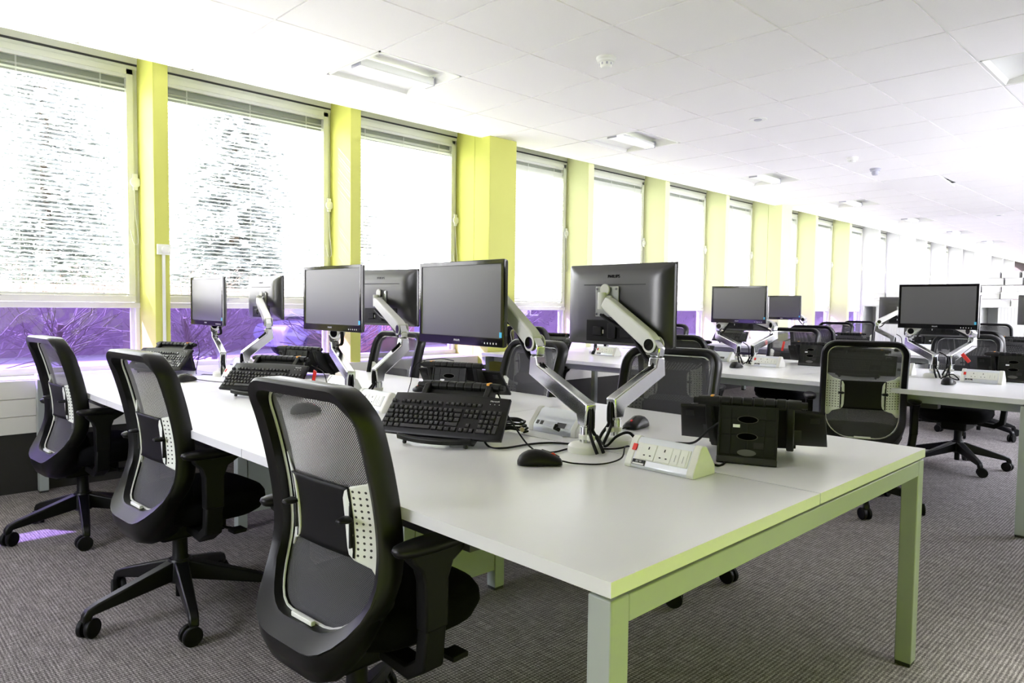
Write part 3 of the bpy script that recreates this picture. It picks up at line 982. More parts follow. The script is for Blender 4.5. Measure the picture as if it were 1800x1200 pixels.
# ------------------------------------------------------------------ monitor (local: centre of the screen, screen faces -Y)
def make_monitor(label):
    t = thing('monitor', label, 'monitor')
    W, H = 0.51, 0.315
    bz = MB()
    x, z = W / 2, H / 2
    il, ir, it, ib = -x + 0.017, x - 0.017, z - 0.017, -z + 0.034
    def fr(y, a, b, c, d): return [(a, y, c), (b, y, c), (b, y, d), (a, y, d)]
    bz.rings([fr(0.0, -x + .002, x - .002, -z + .002, z - .002), fr(-0.012, -x, x, -z, z), fr(-0.014, -x + 0.002, x - 0.002, -z + 0.002, z - 0.002), fr(-0.014, il - .002, ir + .002, ib - .002, it + .002), fr(-0.010, il, ir, ib, it)], False)
    bz.build('bezel', GLOSS, t)
    MB().add(fr(-0.0095, il, ir, ib, it), [(0, 1, 2, 3)]).build('screen', SCREEN, t, 0, False)
    cs = MB()
    def ring(y, hx, z0, z1, r=0.02, n=5):
        pts = []
        for cx, cz, a0 in ((hx - r, z1 - r, 0), (-hx + r, z1 - r, PI / 2), (-hx + r, z0 + r, PI), (hx - r, z0 + r, 1.5 * PI)):
            for i in range(n):
                a = a0 + PI / 2 * i / (n - 1)
                pts.append((cx + r * math.cos(a), y, cz + r * math.sin(a)))
        return pts
    cs.rings([ring(-0.011, x - .001, -z + .001, z - .001, .008), ring(0.006, x - .001, -z + .001, z - .001, .010), ring(0.012, x - .010, -z + .010, z - .008, .016), ring(0.026, x - .030, -z + .024, z - .02, .02), ring(0.034, x - 0.055, -z + 0.04, z - 0.035, 0.024), ring(0.037, x - 0.075, -z + 0.055, z - 0.055, 0.02)])
    cs.build('casing', CASING, t, angle=25)
    rc = MB().box((-0.135, 0.030, -z + 0.014), (0.135, 0.0385, -0.058))
    r = rc.build('port_recess', BLACK, t, 0.003)
    pl = MB().box((-0.10, 0.0385, -0.125), (-0.045, 0.050, -0.075)).box((-0.02, 0.0385, -0.13), (0.02, 0.047, -0.07)).box((0.05, 0.0385, -0.12), (0.095, 0.046, -0.085))
    pl.build('cable_plug', BLACK, r, 0.003)
    MB().box((0.045, 0.0385, -0.112), (0.065, 0.0392, -0.097)).build('port_label', INK, r)
    MB().box((-0.15, 0.0365, 0.075), (0.15, 0.038, 0.0785)).build('vent_slot', DARKINK, t)
    MR = Matrix.Translation((0, 0.0372, 0.108)) @ Matrix.Rotation(PI, 4, 'Z') @ Matrix.Rotation(PI / 2, 4, 'X')
    text_mesh('logo_lettering', 'PHILIPS', 0.017, GLOSS, t, MR, 0.0012, 1.1)
    MF = Matrix.Translation((-0.01, -0.0143, -z + 0.017)) @ Matrix.Rotation(PI / 2, 4, 'X')
    text_mesh('logo_lettering', 'PHILIPS', 0.0105, INK, t, MF, 0.0003, 1.05)
    st = MB().box((ir - 0.004, -0.0146, ib + 0.002), (ir + 0.009, -0.0140, ib + 0.021))
    tag(st.build('energy_sticker', BLUE, t), 'blue sticker')
    bt = MB()
    for i in range(5):
        bt.box((0.152 + i * 0.016, -0.0146, -z + 0.010), (0.156 + i * 0.016, -0.0141, -z + 0.016))
    bt.build('button_marks', INK, t)
    return t

def make_arm(label, base, zp, E, V, mon_face, group, cable=True, z0=0.74):
    """desk arm: clamp base, pole, lower link to elbow E, sprung link to head V; mon_face: +1 plate faces +Y, -1 faces -Y"""
    bx, by = base
    t = thing('monitor_mount', label, 'monitor arm', (bx, by, z0), 0, group)
    E = Vector(E) - Vector((bx, by, z0)); V = Vector(V) - Vector((bx, by, z0))
    zp -= z0
    MB().lathe([(0.056, 0), (0.058, 0.004), (0.056, 0.020), (0.048, 0.027), (0.02, 0.031), (0.0, 0.031)], n=28).build('clamp_base', CREAM, t)
    MB().lathe([(0.0195, 0.03), (0.0195, zp - 0.055), (0.017, zp - 0.053), (0.017, zp - 0.050), (0.0195, zp - 0.048), (0.0195, zp - 0.02)], n=20).build('pole', CHROME, t)
    d = Vector((E.x, E.y, 0)); d.normalize()
    side = Vector((-d.y, d.x, 0))
    lo = MB()
    top = Vector((0, 0, zp))
    Eb = Vector((E.x, E.y, E.z - 0.085))
    lo.sweep([Vector((0, 0, zp - 0.05)), top, Eb, Vector((E.x, E.y, E.z - 0.035))], 0.040, [0.040, 0.056, 0.054, 0.038], side)
    lo.build('lower_link', CHROME, t, 0.005, seg=3)
    MB().lathe([(0.0205, 0), (0.0205, 0.003)], c=(E.x, E.y, E.z - 0.037), n=16).build('joint_ring', DARK_STEEL, t)
    # elbow knuckle
    u = Vector((V.x - E.x, V.y - E.y, 0)); u.normalize()
    sd2 = Vector((-u.y, u.x, 0))
    kb = MB()
    kb.sweep([Vector((E.x, E.y, E.z - 0.034)), Vector((E.x, E.y, E.z - 0.01)), Vector((E.x, E.y, E.z + 0.018)) + u * 0.022], 0.036, [0.038, 0.046, 0.040], sd2)
    kb.build('elbow', CHROME, t, 0.004)
    # sprung upper link
    A = Vector((E.x, E.y, E.z + 0.008)) + u * 0.012
    B = Vector((V.x, V.y, V.z)) - u * 0.022
    ul = MB()
    ul.sweep([A, A + (B - A) * 0.12, A + (B - A) * 0.9, B], 0.044, [0.048, 0.060, 0.050, 0.042], sd2)
    l = ul.build('upper_link', ARMCOVER, t, 0.007, seg=3)
    for s_ in (-1, 1):
        c = A + u * 0.006 + sd2 * (0.022 * s_)
        MB().cyl(c, c + sd2 * (0.004 * s_), 0.029, 24).build('pivot_ring', ARMCOVER, l)
        MB().cyl(c + sd2 * (0.0035 * s_), c + sd2 * (0.0055 * s_), 0.021, 24).build('pivot_cap', GLOSS, l)
    # tilt head and plate
    hd = MB()
    hd.cyl(V + Vector((0, 0, -0.03)), V + Vector((0, 0, 0.035)), 0.016, 18)
    hd.box(V + Vector((-0.012, 0, -0.02)), V + Vector((0.012, mon_face * 0.03, 0.02)))
    hd.cyl(V + Vector((-0.024, mon_face * 0.016, 0)), V + Vector((0.024, mon_face * 0.016, 0)), 0.014, 16)
    hd.box(V + Vector((-0.03, mon_face * 0.012, -0.022)), V + Vector((0.03, mon_face * 0.024, 0.022)))
    hd.lathe([(0.022, 0), (0.022, 0.008), (0, 0.008)], n=20, M=Matrix.Translation(V + Vector((0, mon_face * 0.022, 0.045))) @ Matrix.Rotation(PI / 2 * mon_face, 4, 'X'))
    hd.build('tilt_head', ARMCOVER, t, 0.002)
    p0 = V + Vector((0, mon_face * 0.030, 0))
    vp = MB().box(p0 + Vector((-0.055, 0, -0.058)), p0 + Vector((0.055, mon_face * 0.004, 0.058)))
    v_ = vp.build('mounting_plate', VESA, t, 0.0015)
    sc_ = MB()
    for ax in (-1, 1):
        for az in (-1, 1):
            q = p0 + Vector((ax * 0.046, 0, az * 0.048))
            sc_.cyl(q, q + Vector((0, -mon_face * 0.003, 0)), 0.005, 10)
    sc_.build('plate_screws', CHROME, v_)
    if cable:
        cb = MB()
        mid = A + (B - A) * 0.5 + Vector((0, 0, -0.036))
        for off, rad in ((0.006, 0.0055), (-0.006, 0.0045)):
            so_ = sd2 * off
            pts = [V + Vector((0.0, 0, -0.05)) + so_, A + (B - A) * 0.8 + Vector((0, 0, -0.055)) + so_, mid + so_, A + Vector((0, 0, -0.050)) + u * 0.035 + so_, Eb + Vector((0, 0, 0.028)) - d * 0.012 + so_, Eb - d * 0.045 + (top - Eb) * 0.12 + so_]
            cb.tube(catmull(pts, 6), rad, 8)
        cb.build('cable_bundle', BLACK, t)
        cb = MB()
        for off, rad in ((0.007, 0.0055), (-0.006, 0.0055)):
            so_ = side * off - d * 0.027
            pts = [top + d * 0.02 + side * off + Vector((0, 0, 0.015)), top + so_ * 0.9 + Vector((0, 0, 0.002)), Vector((0, 0, zp - 0.05)) + so_ * 1.05, Vector((0, 0, 0.07)) + so_, Vector((0, 0, 0.04)) + so_ * 1.9, Vector((0, 0, 0.007)) - d * 0.075 + side * off * 2]
            cb.tube(catmull(pts, 6), rad, 8)
        cb.build('cable_bundle', BLACK, t)
        ct = MB().lathe([(0.023, 0), (0.023, 0.016)], c=(0, 0, zp - 0.095), n=18)
        ct.lathe([(0.014, 0), (0.014, 0.016)], c=(-d.x * 0.028, -d.y * 0.028, zp - 0.095), n=14)
        ct.build('cable_clip', CREAM, t, 0.002)
    return t

# ------------------------------------------------------------------ folding stand (local: leans back, front faces -Y, on desk at z=0)
def make_stand(label):
    t = thing('keyboard_stand', label, 'stand')
    # side legs: curved blades from the lip up to the handle
    for sg in (-1, 1):
        pts = [(-0.105, 0.012), (-0.085, 0.004), (0.02, 0.055), (0.075, 0.105), (0.10, 0.16), (0.10, 0.185), (0.06, 0.185), (0.0, 0.125), (-0.09, 0.035)]
        MB().prism(pts, sg * 0.118 - 0.011, sg * 0.118 + 0.011, 'X').build('side_leg', STANDM, t, 0.004)
    # ribbed handle bar
    hb = MB()
    hb.rings([[(x_, 0.085 + r * math.cos(2 * PI * i / 14) * 1.0, 0.176 + r * 0.75 * math.sin(2 * PI * i / 14)) for i in range(14)] for x_, r in
              [(-0.165, 0.0), (-0.165, 0.014), (-0.148, 0.014), (-0.148, 0.020), (-0.112, 0.022)] + [(-0.112 + 0.032 * k + o, rr_) for k in range(7) for o, rr_ in ((0.0, 0.022), (0.002, 0.019), (0.006, 0.019), (0.008, 0.022))] + [(0.112, 0.022), (0.150, 0.020), (0.150, 0.014), (0.165, 0.014), (0.165, 0.0)]], False)
    hb.build('handle', STANDM, t, angle=30)
    tag(MB().box((0.105, 0.066, 0.186), (0.114, 0.095, 0.1935)).build('colour_mark', ORANGE, t), 'orange mark')
    # front panel and lip that carries the keyboard
    fp = MB().prism([(-0.098, 0.022), (0.07, 0.165), (0.074, 0.160), (-0.092, 0.016)], -0.108, 0.108, 'X')
    fp.build('front_panel', STANDM, t, 0.002)
    lip = MB()
    rings = []
    for i in range(17):
        u = -1 + i / 8
        x_ = u * 0.135
        y_ = -0.118 - 0.022 * (1 - u * u)
        z_ = 0.016 + 0.006 * u * u
        rings.append([(x_, y_ - 0.008, z_ - 0.004), (x_, y_ + 0.03 + 0.012 * (1 - u * u), z_ - 0.008), (x_, y_ + 0.03 + 0.012 * (1 - u * u), z_ + 0.002), (x_, y_ - 0.004, z_ + 0.016), (x_, y_ - 0.012, z_ + 0.010)])
    lip.rings(rings).build('lip', STANDM, t, 0.002)
    for sg in (-1, 1):
        MB().lathe([(0.0, 0), (0.006, 0.002), (0.007, 0.006), (0.006, 0.014)], c=(sg * 0.112, -0.115, 0.0), n=12).build('foot', RUBBER, t)
    # rear plate, nearly upright
    M = Matrix.Translation((0, 0.155, 0.0)) @ Matrix.Rotation(math.radians(16), 4, 'X')
    rp_ = MB()
    rp_.box((-0.085, -0.006, 0.0), (0.085, 0.004, 0.175), M)
    r = rp_.build('rear_plate', STANDL, t, 0.003)
    ed = MB()
    for sg in (-1, 1):
        ed.box((sg * 0.085, -0.012, 0.0), (sg * 0.080, 0.010, 0.172), M)
        ed.box((sg * 0.050, 0.004, 0.012), (sg * 0.0475, 0.0062, 0.165), M)
    ed.box((-0.0012, 0.004, 0.012), (0.0012, 0.0062, 0.165), M)
    for z_ in (0.028, 0.085, 0.135):
        ed.box((-0.08, 0.004, z_), (0.08, 0.0062, z_ + 0.002), M)
    ed.build('plate_ribs', STANDM, r, 0.0005)
    MB().box((-0.086, -0.014, 0.0), (0.086, 0.012, 0.020), M).build('plate_foot', RUBBER, r, 0.003)
    for z_, m_ in ((0.133, HOLE), (0.082, HOLE), (0.034, SILVER)):
        el = MB()
        el.lathe([(0.027, 0), (0.027, 0.0035), (0.0, 0.0035)], n=24, M=M @ Matrix.Translation((0, 0.0035, z_)) @ Matrix.Rotation(-PI / 2, 4, 'X') @ Matrix.Diagonal((1, 0.36, 1, 1)))
        el.build('oval_badge' if m_ is SILVER else 'hand_hole', m_, r)
        if m_ is not SILVER:
            ri = MB()
            ri.rings([[(q_ * 0.028 * math.cos(2 * PI * i / 24), 0.0075, q_ * 0.0105 * math.sin(2 * PI * i / 24)) for i in range(24)] for q_ in (1.0, 1.10)], False, False, M @ Matrix.Translation((0, 0, z_)))
            ri.build('hole_rim', RIM, r)
    tag(MB().box((0.022, 0.0045, 0.108), (0.042, 0.0068, 0.117), M).build('asset_label', INK, r), 'small white label')
    MB().box((-0.047, 0.0045, 0.048), (-0.019, 0.0068, 0.066), M).build('rating_label', DARKINK, r)
    return t

# ------------------------------------------------------------------ keyboard (local: flat, centre at origin, back edge +Y, top +Z)
def make_keyboard(label):
    t = thing('keyboard', label, 'keyboard')
    W, Hk = 0.455, 0.165
    b = MB()
    n = 16
    def outline(z, ins):
        pts = []
        for i in range(n + 1):
            u = -1 + 2 * i / n
            pts.append((u * (W / 2 - ins), -Hk / 2 + ins - 0.004 * (1 - u ** 4), z))
        for i in range(n + 1):
            u = 1 - 2 * i / n
            pts.append((u * (W / 2 - 0.012 - ins), Hk / 2 - ins + 0.006 * (1 - u * u), z))
        return pts
    b.rings([outline(-0.010, 0.006), outline(-0.006, 0.0), outline(0.004, 0.0), outline(0.008, 0.005)])
    b.build('body', BLACK_SAT, t, angle=40)
    P = 0.0188
    x0 = -W / 2 + 0.012
    yb = -Hk / 2 + 0.016
    def key(mb_, lg, x, y, w=1.0, h=1.0):
        a, c = x, x + w * P - 0.003
        e, f = y, y + h * P - 0.003
        z0, z1 = 0.007, 0.0135
        i = 0.002
        mb_.add([(a, e, z0), (c, e, z0), (c, f, z0), (a, f, z0), (a + i, e + i, z1), (c - i, e + i, z1), (c - i, f - i * .6, z1), (a + i, f - i * .6, z1)],
                [(4, 5, 6, 7), (0, 1, 5, 4), (1, 2, 6, 5), (2, 3, 7, 6), (3, 0, 4, 7)])
        if lg is not None:
            lx, ly = a + 0.0042, f - 0.0062
            lg.add([(lx, ly, z1 + 0.0003), (lx + 0.0032, ly, z1 + 0.0003), (lx + 0.0032, ly + 0.0026, z1 + 0.0003), (lx, ly + 0.0026, z1 + 0.0003)], [(0, 1, 2, 3)])
    lg = MB()
    main = MB()
    rows_ = [[1.25, 1.25, 1.25, None, 1.25, 1.25, 1.25, 1.25],
             [1.25] + [1] * 11 + [2.75],
             [1.75] + [1] * 11 + [1.0, 1.25],
             [1.5] + [1] * 12 + [1.5],
             [1] * 13 + [2.0]]
    for ri, row in enumerate(rows_):
        x = x0
        y = yb + ri * P
        for w in row:
            if w is None:
                x += 6.25 * P
                continue
            key(main, lg, x, y, w)
            x += w * P
    main.build('letter_keys', KEYS, t, 0, False)
    sp = MB(); key(sp, None, x0 + 3.75 * P, yb, 6.25); sp.build('space_bar', KEYS, t, 0, False)
    fn = MB()
    yf = yb + 5.5 * P
    x = x0
    for gap, cnt in ((0, 1), (1.0, 4), (0.5, 4), (0.5, 4), (0.28, 3)):
        x += gap * P
        for _ in range(cnt):
            key(fn, lg, x, yf, 1, 0.85); x += P
    fn.build('function_keys', KEYS, t, 0, False)
    nav = MB()
    xn = x0 + 15.28 * P
    for r_ in (3, 4):
        for c_ in range(3):
            key(nav, lg, xn + c_ * P, yb + r_ * P)
    for c_ in range(3):
        key(nav, lg, xn + c_ * P, yb)
    key(nav, lg, xn + P, yb + P)
    nav.build('navigation_keys', KEYS, t, 0, False)
    pad = MB()
    xp = xn + 3.3 * P
    for r_ in range(1, 5):
        for c_ in range(3):
            key(pad, lg, xp + c_ * P, yb + r_ * P)
    key(pad, lg, xp, yb, 2); key(pad, lg, xp + 2 * P, yb)
    key(pad, lg, xp + 3 * P, yb, 1, 2); key(pad, lg, xp + 3 * P, yb + 2 * P, 1, 2); key(pad, lg, xp + 3 * P, yb + 4 * P)
    pad.build('number_pad', KEYS, t, 0, False)
    lg.build('key_legends', LEGEND, t, 0, False)
    text_mesh('logo_lettering', 'Microsoft', 0.0085, INK, t, Matrix.Translation((0.165, 0.066, 0.0083)), 0.0002)
    ld = MB()
    for i in range(3):
        ld.box((0.150 + i * 0.016, 0.052, 0.0078), (0.153 + i * 0.016, 0.054, 0.0085))
    ld.build('indicator_lights', INK, t)
    un = MB().box((-0.15, -0.055, -0.0125), (0.15, 0.0, -0.0098))
    un.build('underside_panel', DARK_STEEL, t, 0.001)
    ul_ = MB().box((-0.06, -0.05, -0.0135), (0.02, -0.025, -0.0124)).build('rating_label', SILVER, t)
    for sg in (-1, 1):
        MB().box((sg * 0.20, 0.045, -0.014), (sg * 0.175, 0.07, -0.0098)).build('folding_foot', DARKINK, t, 0.001)
    return t

# ------------------------------------------------------------------ mouse (local: nose towards +Y)
def make_mouse(label):
    t = thing('mouse', label, 'mouse')
    m = MB()
    rr = []
    HT = [(0, .006), (.05, .019), (.12, .027), (.25, .034), (.4, .0365), (.55, .034), (.7, .028), (.85, .021), (.95, .015), (1, .008)]
    WT = [(0, .010), (.05, .021), (.12, .0265), (.25, .0305), (.4, .0305), (.55, .0285), (.7, .028), (.85, .0285), (.95, .026), (1, .016)]
    for i in range(21):
        u = i / 20
        y = -0.058 + 0.116 * u
        w, h = spline(WT, u), spline(HT, u)
        ring = []
        for k in range(16):
            a = 2 * PI * k / 16
            c, s = math.cos(a), math.sin(a)
            z = h * s if s > 0 else 0.004 * s
            ring.append((w * abs(c) ** 0.75 * (1 if c >= 0 else -1), y, 0.005 + z))
        rr.append(ring)
    m.rings(rr).build('shell', BLACK_SAT, t, angle=60)
    MB().cyl((-0.003, 0.034, 0.0245), (0.003, 0.034, 0.0245), 0.0075, 14).build('scroll_wheel', RED, t)
    MB().sweep([(0, 0.005, 0.0405), (0, 0.03, 0.0325), (0, 0.052, 0.0215)], 0.001, 0.002, (1, 0, 0)).build('button_seam', DARKINK, t)
    return t

# ------------------------------------------------------------------ desk power unit (local: front face -Y)
def make_power(label, flip=False):
    t = thing('power_unit', label, 'power socket')
    hw = 0.115
    prof = [(-0.058, 0.0), (-0.060, 0.010), (-0.022, 0.076), (-0.010, 0.084), (0.006, 0.080), (0.050, 0.026), (0.052, 0.0)]
    b = MB().prism(prof, -hw + 0.022, hw - 0.022, 'X')
    b.build('body', ALUSTRIP, t, 0.002)
    for sg in (-1, 1):
        a, c = sorted((sg * hw, sg * (hw - 0.024)))
        MB().prism([(u * 1.03, v * 1.03) for u, v in prof], a, c, 'X').build('end_cap', CREAM if sg > 0 else LIGHTPL, t, 0.003)
    # sloping front panel frame: origin low edge, u along X, v up the slope
    p0, p1 = Vector((0, -0.060, 0.010)), Vector((0, -0.022, 0.076))
    vdir = (p1 - p0).normalized()
    nrm = Vector((1, 0, 0)).cross(vdir) * 1.0
    if nrm.y > 0: nrm = -nrm
    F = Matrix.Identity(4)
    F.col[0][:3] = Vector((1, 0, 0)); F.col[1][:3] = vdir; F.col[2][:3] = nrm; F.col[3][:3] = p0
    MB().box((-0.085, 0.017, -0.001), (0.088, 0.068, 0.0022), F).build('face_panel', LIGHTPL, t, 0.001)
    for cx in (-0.045, 0.008):
        s = MB().box((cx - 0.024, 0.019, 0.0018), (cx + 0.024, 0.066, 0.0040), F).build('outlet', LIGHTPL, t, 0.001)
        h = MB()
        h.box((cx - 0.002, 0.050, 0.0038), (cx + 0.002, 0.058, 0.0044), F)
        h.box((cx - 0.013, 0.030, 0.0038), (cx - 0.007, 0.0335, 0.0044), F)
        h.box((cx + 0.007, 0.030, 0.0038), (cx + 0.013, 0.0335, 0.0044), F)
        h.build('pin_holes', DARKINK, s)
    for cx in (0.046, 0.071):
        s = MB().box((cx - 0.011, 0.019, 0.0018), (cx + 0.011, 0.066, 0.0038), F).build('blank_plate', LIGHTPL, t, 0.001)
        MB().box((cx - 0.001, 0.028, 0.0036), (cx + 0.001, 0.048, 0.0044), F).build('plate_catch', VESA, s)
    MB().box((-0.101, 0.042, 0.001), (-0.087, 0.062, 0.0055), F).build('rocker_switch', RED, t, 0.001)
    lb = MB().box((-0.088, 0.0005, 0.0012), (-0.046, 0.0165, 0.0026), F).build('circuit_label', DARKINK, t)
    MB().box((-0.086, 0.0015, 0.0024), (-0.048, 0.0065, 0.0030), F).build('label_strip', INK, lb)
    text_mesh('label_lettering', 'B3 W', 0.0085, INK, lb, F @ Matrix.Translation((-0.067, 0.0112, 0.0028)), 0.0002)
    # data face at the back
    q0, q1 = Vector((0, 0.050, 0.026)), Vector((0, 0.006, 0.080))
    vd = (q1 - q0).normalized()
    nb = Vector((1, 0, 0)).cross(vd)
    if nb.y < 0: nb = -nb
    G = Matrix.Identity(4)
    G.col[0][:3] = Vector((-1, 0, 0)); G.col[1][:3] = vd; G.col[2][:3] = nb; G.col[3][:3] = q0
    MB().box((-0.085, -0.001, -0.001), (0.085, 0.022, 0.002), G).build('data_panel', ALUSTRIP, t, 0.001)
    MB().box((-0.080, 0.002, 0.0015), (-0.068, 0.018, 0.003), G).box((-0.06, 0.002, 0.0015), (-0.046, 0.018, 0.003), G).build('data_ports', DARKSOCK, t)
    MB().box((0.02, 0.0, 0.0015), (0.062, 0.020, 0.003), G).build('outlet_insert', DARKSOCK, t)
    return t

def cord(name, label, pts, r=0.0028, m=BLACK, n=8, group=None):
    o = MB().tube(catmull(pts, n), r, 8).build(name, m)
    tag(o, label, 'cable', group)
    return o

# ------------------------------------------------------------------ placement
ROW = {1: 'foreground desk', 2: 'second desk row', 3: 'farthest desk row'}
BAY = {1: 'aisle end', 2: 'middle bay', 3: 'window end'}
SIDE = {'n': 'near side', 'f': 'far side'}
D2R = math.radians

# --- chairs
chairs = [
    (-1.56, 0.975, 3.5, 'black mesh-back office chair in the foreground, nearest the camera, back turned to us'),
    (-2.85, 0.985, 3, 'black mesh-back office chair between the nearest chair and the leftmost one'),
    (-4.17, 0.96, 4, 'black mesh-back office chair farthest left, beside the window casing'),
    (-1.80, 2.66, 188, 'mesh-back office chair across the foreground desk, behind the monitor seen from the back at right'),
    (-2.66, 2.62, 172, 'mesh-back office chair across the foreground desk, behind the large front-facing monitor'),
    (-3.86, 2.60, 184, 'mesh-back office chair across the foreground desk, at the window side behind a silver arm'),
    (-1.605, 4.56, 25, 'slightly turned black office chair with white lumbar pads before the second desk row'),
    (-2.72, 4.25, 18, 'black office chair before the second desk row, half hidden by a monitor back'),
    (-4.40, 4.60, 3, 'black office chair at the window end of the second desk row, back turned to us'),
    (-1.48, 6.25, 180, 'black office chair whose star base shows under the aisle end of the second desk row'),
    (-2.95, 6.50, 182, 'black office chair across the second desk row, behind the silver arms in its middle bay'),
    (-4.35, 6.50, 186, 'grey-looking office chair across the second desk row at its window end'),
    (-3.32, 8.00, 5, 'black office chair at the near side of the farthest desk row, in the middle bay'),
    (-1.72, 7.98, -12, 'black office chair at the near side of the farthest desk row, at the aisle end'),
    (-3.95, 10.05, 182, 'pale-lit office chair across the farthest desk row, towards the window'),
    (-2.52, 12.4, 0, 'office chair standing in front of the far white cabinets'),
    (-4.15, 11.5, 185, 'office chair near the windows, beyond the farthest desk row'),
]
proto = make_chair(chairs[0][3])
for i, (x, y, rz, lab) in enumerate(chairs):
    if i == 0:
        proto.location = (x, y, 0); proto.rotation_euler = (0, 0, D2R(rz)); proto['group'] = 'mesh-back office chairs'
    else:
        c = dup(proto, (x, y, 0.0), D2R(rz), lab, 'mesh-back office chairs')

# --- monitors  (row, bay, side, x, y, z, yaw deg, tilt)
mons = [
    (1, 1, 'n', -2.072, 1.751, 1.209, -1.6), (1, 1, 'f', -1.678, 2.215, 1.210, 178.2),
    (1, 2, 'n', -3.08, 1.79, 1.224, 2.0), (1, 2, 'f', -3.37, 2.29, 1.235, 188.0),
    (1, 3, 'n', -4.72, 1.825, 1.202, 1.0), (1, 3, 'f', -5.02, 2.36, 1.232, 180.8),
    (2, 1, 'n', -1.50, 5.66, 1.229, -3.5), (2, 1, 'f', -1.60, 6.14, 1.16, 180),
    (2, 2, 'n', -3.00, 5.63, 1.229, -0.8), (2, 2, 'f', -3.22, 6.10, 1.15, 180),
    (2, 3, 'n', -4.55, 5.62, 1.22, 0), (2, 3, 'f', -4.55, 6.05, 1.20, 180),
    (3, 1, 'f', -1.40, 9.10, 1.215, 181), (3, 2, 'f', -2.74, 9.00, 1.19, 184),
    (3, 3, 'n', -4.22, 9.10, 1.208, -6),
]
m0 = None
MON = {}
for r, b, s, x, y, z, yaw in mons:
    face = 'screen towards us' if s == 'n' else 'seen from behind'
    lab = 'black flat monitor on the %s, %s, %s' % (ROW[r], BAY[b], face)
    if m0 is None:
        m0 = make_monitor(lab); m0.location = (x, y, z); m0.rotation_euler = (0, 0, D2R(yaw)); m0['group'] = 'black flat monitors on arms'
        o = m0
    else:
        o = dup(m0, (x, y, z), D2R(yaw), lab, 'black flat monitors on arms')
    MON[(r, b, s)] = (x, y, z)

# --- arms
arms = [
    (1, 1, 'n', (-1.445, 1.745), 0.875, (-1.715, 1.800, 1.065), (-1.985, 1.845, 1.235)),
    (1, 1, 'f', (-1.455, 1.912), 0.880, (-1.440, 2.125, 1.062), (-1.705, 2.140, 1.222)),
    (1, 2, 'n', (-2.88, 1.760), 0.868, (-3.165, 1.845, 1.045), (-3.07, 1.880, 1.215)),
    (1, 2, 'f', (-2.93, 1.950), 0.872, (-2.935, 2.100, 1.066), (-3.37, 2.225, 1.215)),
    (1, 3, 'n', (-4.41, 1.790), 0.868, (-4.76, 1.880, 1.035), (-4.72, 1.910, 1.185)),
    (1, 3, 'f', (-4.44, 1.950), 0.868, (-4.450, 2.110, 1.062), (-4.98, 2.288, 1.212)),
    (2, 1, 'n', (-1.465, 5.48), 0.880, (-1.70, 5.74, 1.040), (-1.50, 5.74, 1.18)),
    (2, 1, 'f', (-1.380, 5.56), 0.880, (-1.310, 5.80, 1.050), (-1.60, 6.069, 1.14)),
    (2, 2, 'n', (-2.910, 5.46), 0.880, (-3.235, 5.715, 1.030), (-3.00, 5.715, 1.18)),
    (2, 2, 'f', (-2.790, 5.52), 0.880, (-2.730, 5.74, 1.050), (-3.20, 6.029, 1.13)),
    (2, 3, 'n', (-4.37, 5.40), 0.870, (-4.62, 5.70, 1.050), (-4.55, 5.705, 1.20)),
    (2, 3, 'f', (-4.36, 5.56), 0.870, (-4.36, 5.75, 1.050), (-4.55, 5.979, 1.19)),
    (3, 1, 'f', (-1.47, 8.93), 0.870, (-1.30, 8.95, 1.040), (-1.40, 9.029, 1.20)),
    (3, 2, 'f', (-2.79, 8.85), 0.880, (-2.96, 8.84, 1.050), (-2.74, 8.929, 1.18)),
    (3, 3, 'n', (-4.20, 8.85), 0.880, (-3.95, 9.16, 1.050), (-4.20, 9.175, 1.20)),
]
for r, b, s, base, zp, E, V in arms:
    lab = 'silver monitor arm on the %s, %s, bending %s' % (ROW[r], BAY[b], 'to the near-side monitor' if s == 'n' else 'to the far-side monitor')
    make_arm(lab, base, zp, E, V, -1 if s == 'n' else 1, 'silver monitor arms', True)

# --- stands and keyboards
kits = [  # row, bay, side, x, y, yaw deg
    (1, 1, 'n', -1.870, 1.535, 24.5), (1, 1, 'f', -1.070, 2.105, 203.5),
    (1, 2, 'n', -3.360, 1.60, 27), (1, 2, 'f', -2.62, 2.21, 205),
    (1, 3, 'n', -4.84, 1.60, 24), (1, 3, 'f', -4.09, 2.20, 204),
    (2, 1, 'n', -1.80, 5.10, 8), (2, 1, 'f', -1.04, 5.72, 186),
    (2, 2, 'n', -3.18, 5.14, 10), (2, 2, 'f', -2.44, 5.88, 186),
    (2, 3, 'n', -4.66, 5.10, 12), (2, 3, 'f', -4.02, 5.90, 188),
    (3, 1, 'n', -1.46, 8.42, 5), (3, 1, 'f', -1.66, 9.20, 184),
    (3, 2, 'n', -3.12, 8.42, 8), (3, 3, 'n', -4.62, 8.50, 8), (3, 2, 'f', -2.46, 9.25, 186),
]
st0 = kb0 = None
tilt = D2R(45.5)
for r, b, s, x, y, yaw in kits:
    sl = 'black folding stand with ribbed handle on the %s, %s, %s' % (ROW[r], BAY[b], SIDE[s])
    kl = 'black keyboard propped on a stand on the %s, %s, %s' % (ROW[r], BAY[b], SIDE[s])
    a = D2R(yaw)
    if st0 is None:
        st0 = make_stand(sl); o = st0; o.location = (x, y, 0.74); o.rotation_euler = (0, 0, a); o['group'] = 'folding keyboard stands'
        kb0 = make_keyboard(kl); kb = kb0; kb['group'] = 'keyboards on stands'
    else:
        o = dup(st0, (x, y, 0.74), a, sl, 'folding keyboard stands')
        kb = dup(kb0, (0, 0, 0), None, kl, 'keyboards on stands')
    M = Matrix.Translation((x, y, 0.74)) @ Matrix.Rotation(a, 4, 'Z') @ Matrix.Translation((0, -0.040, 0.090)) @ Matrix.Rotation(tilt, 4, 'X')
    kb.location = M.to_translation()
    kb.rotation_euler = M.to_euler()

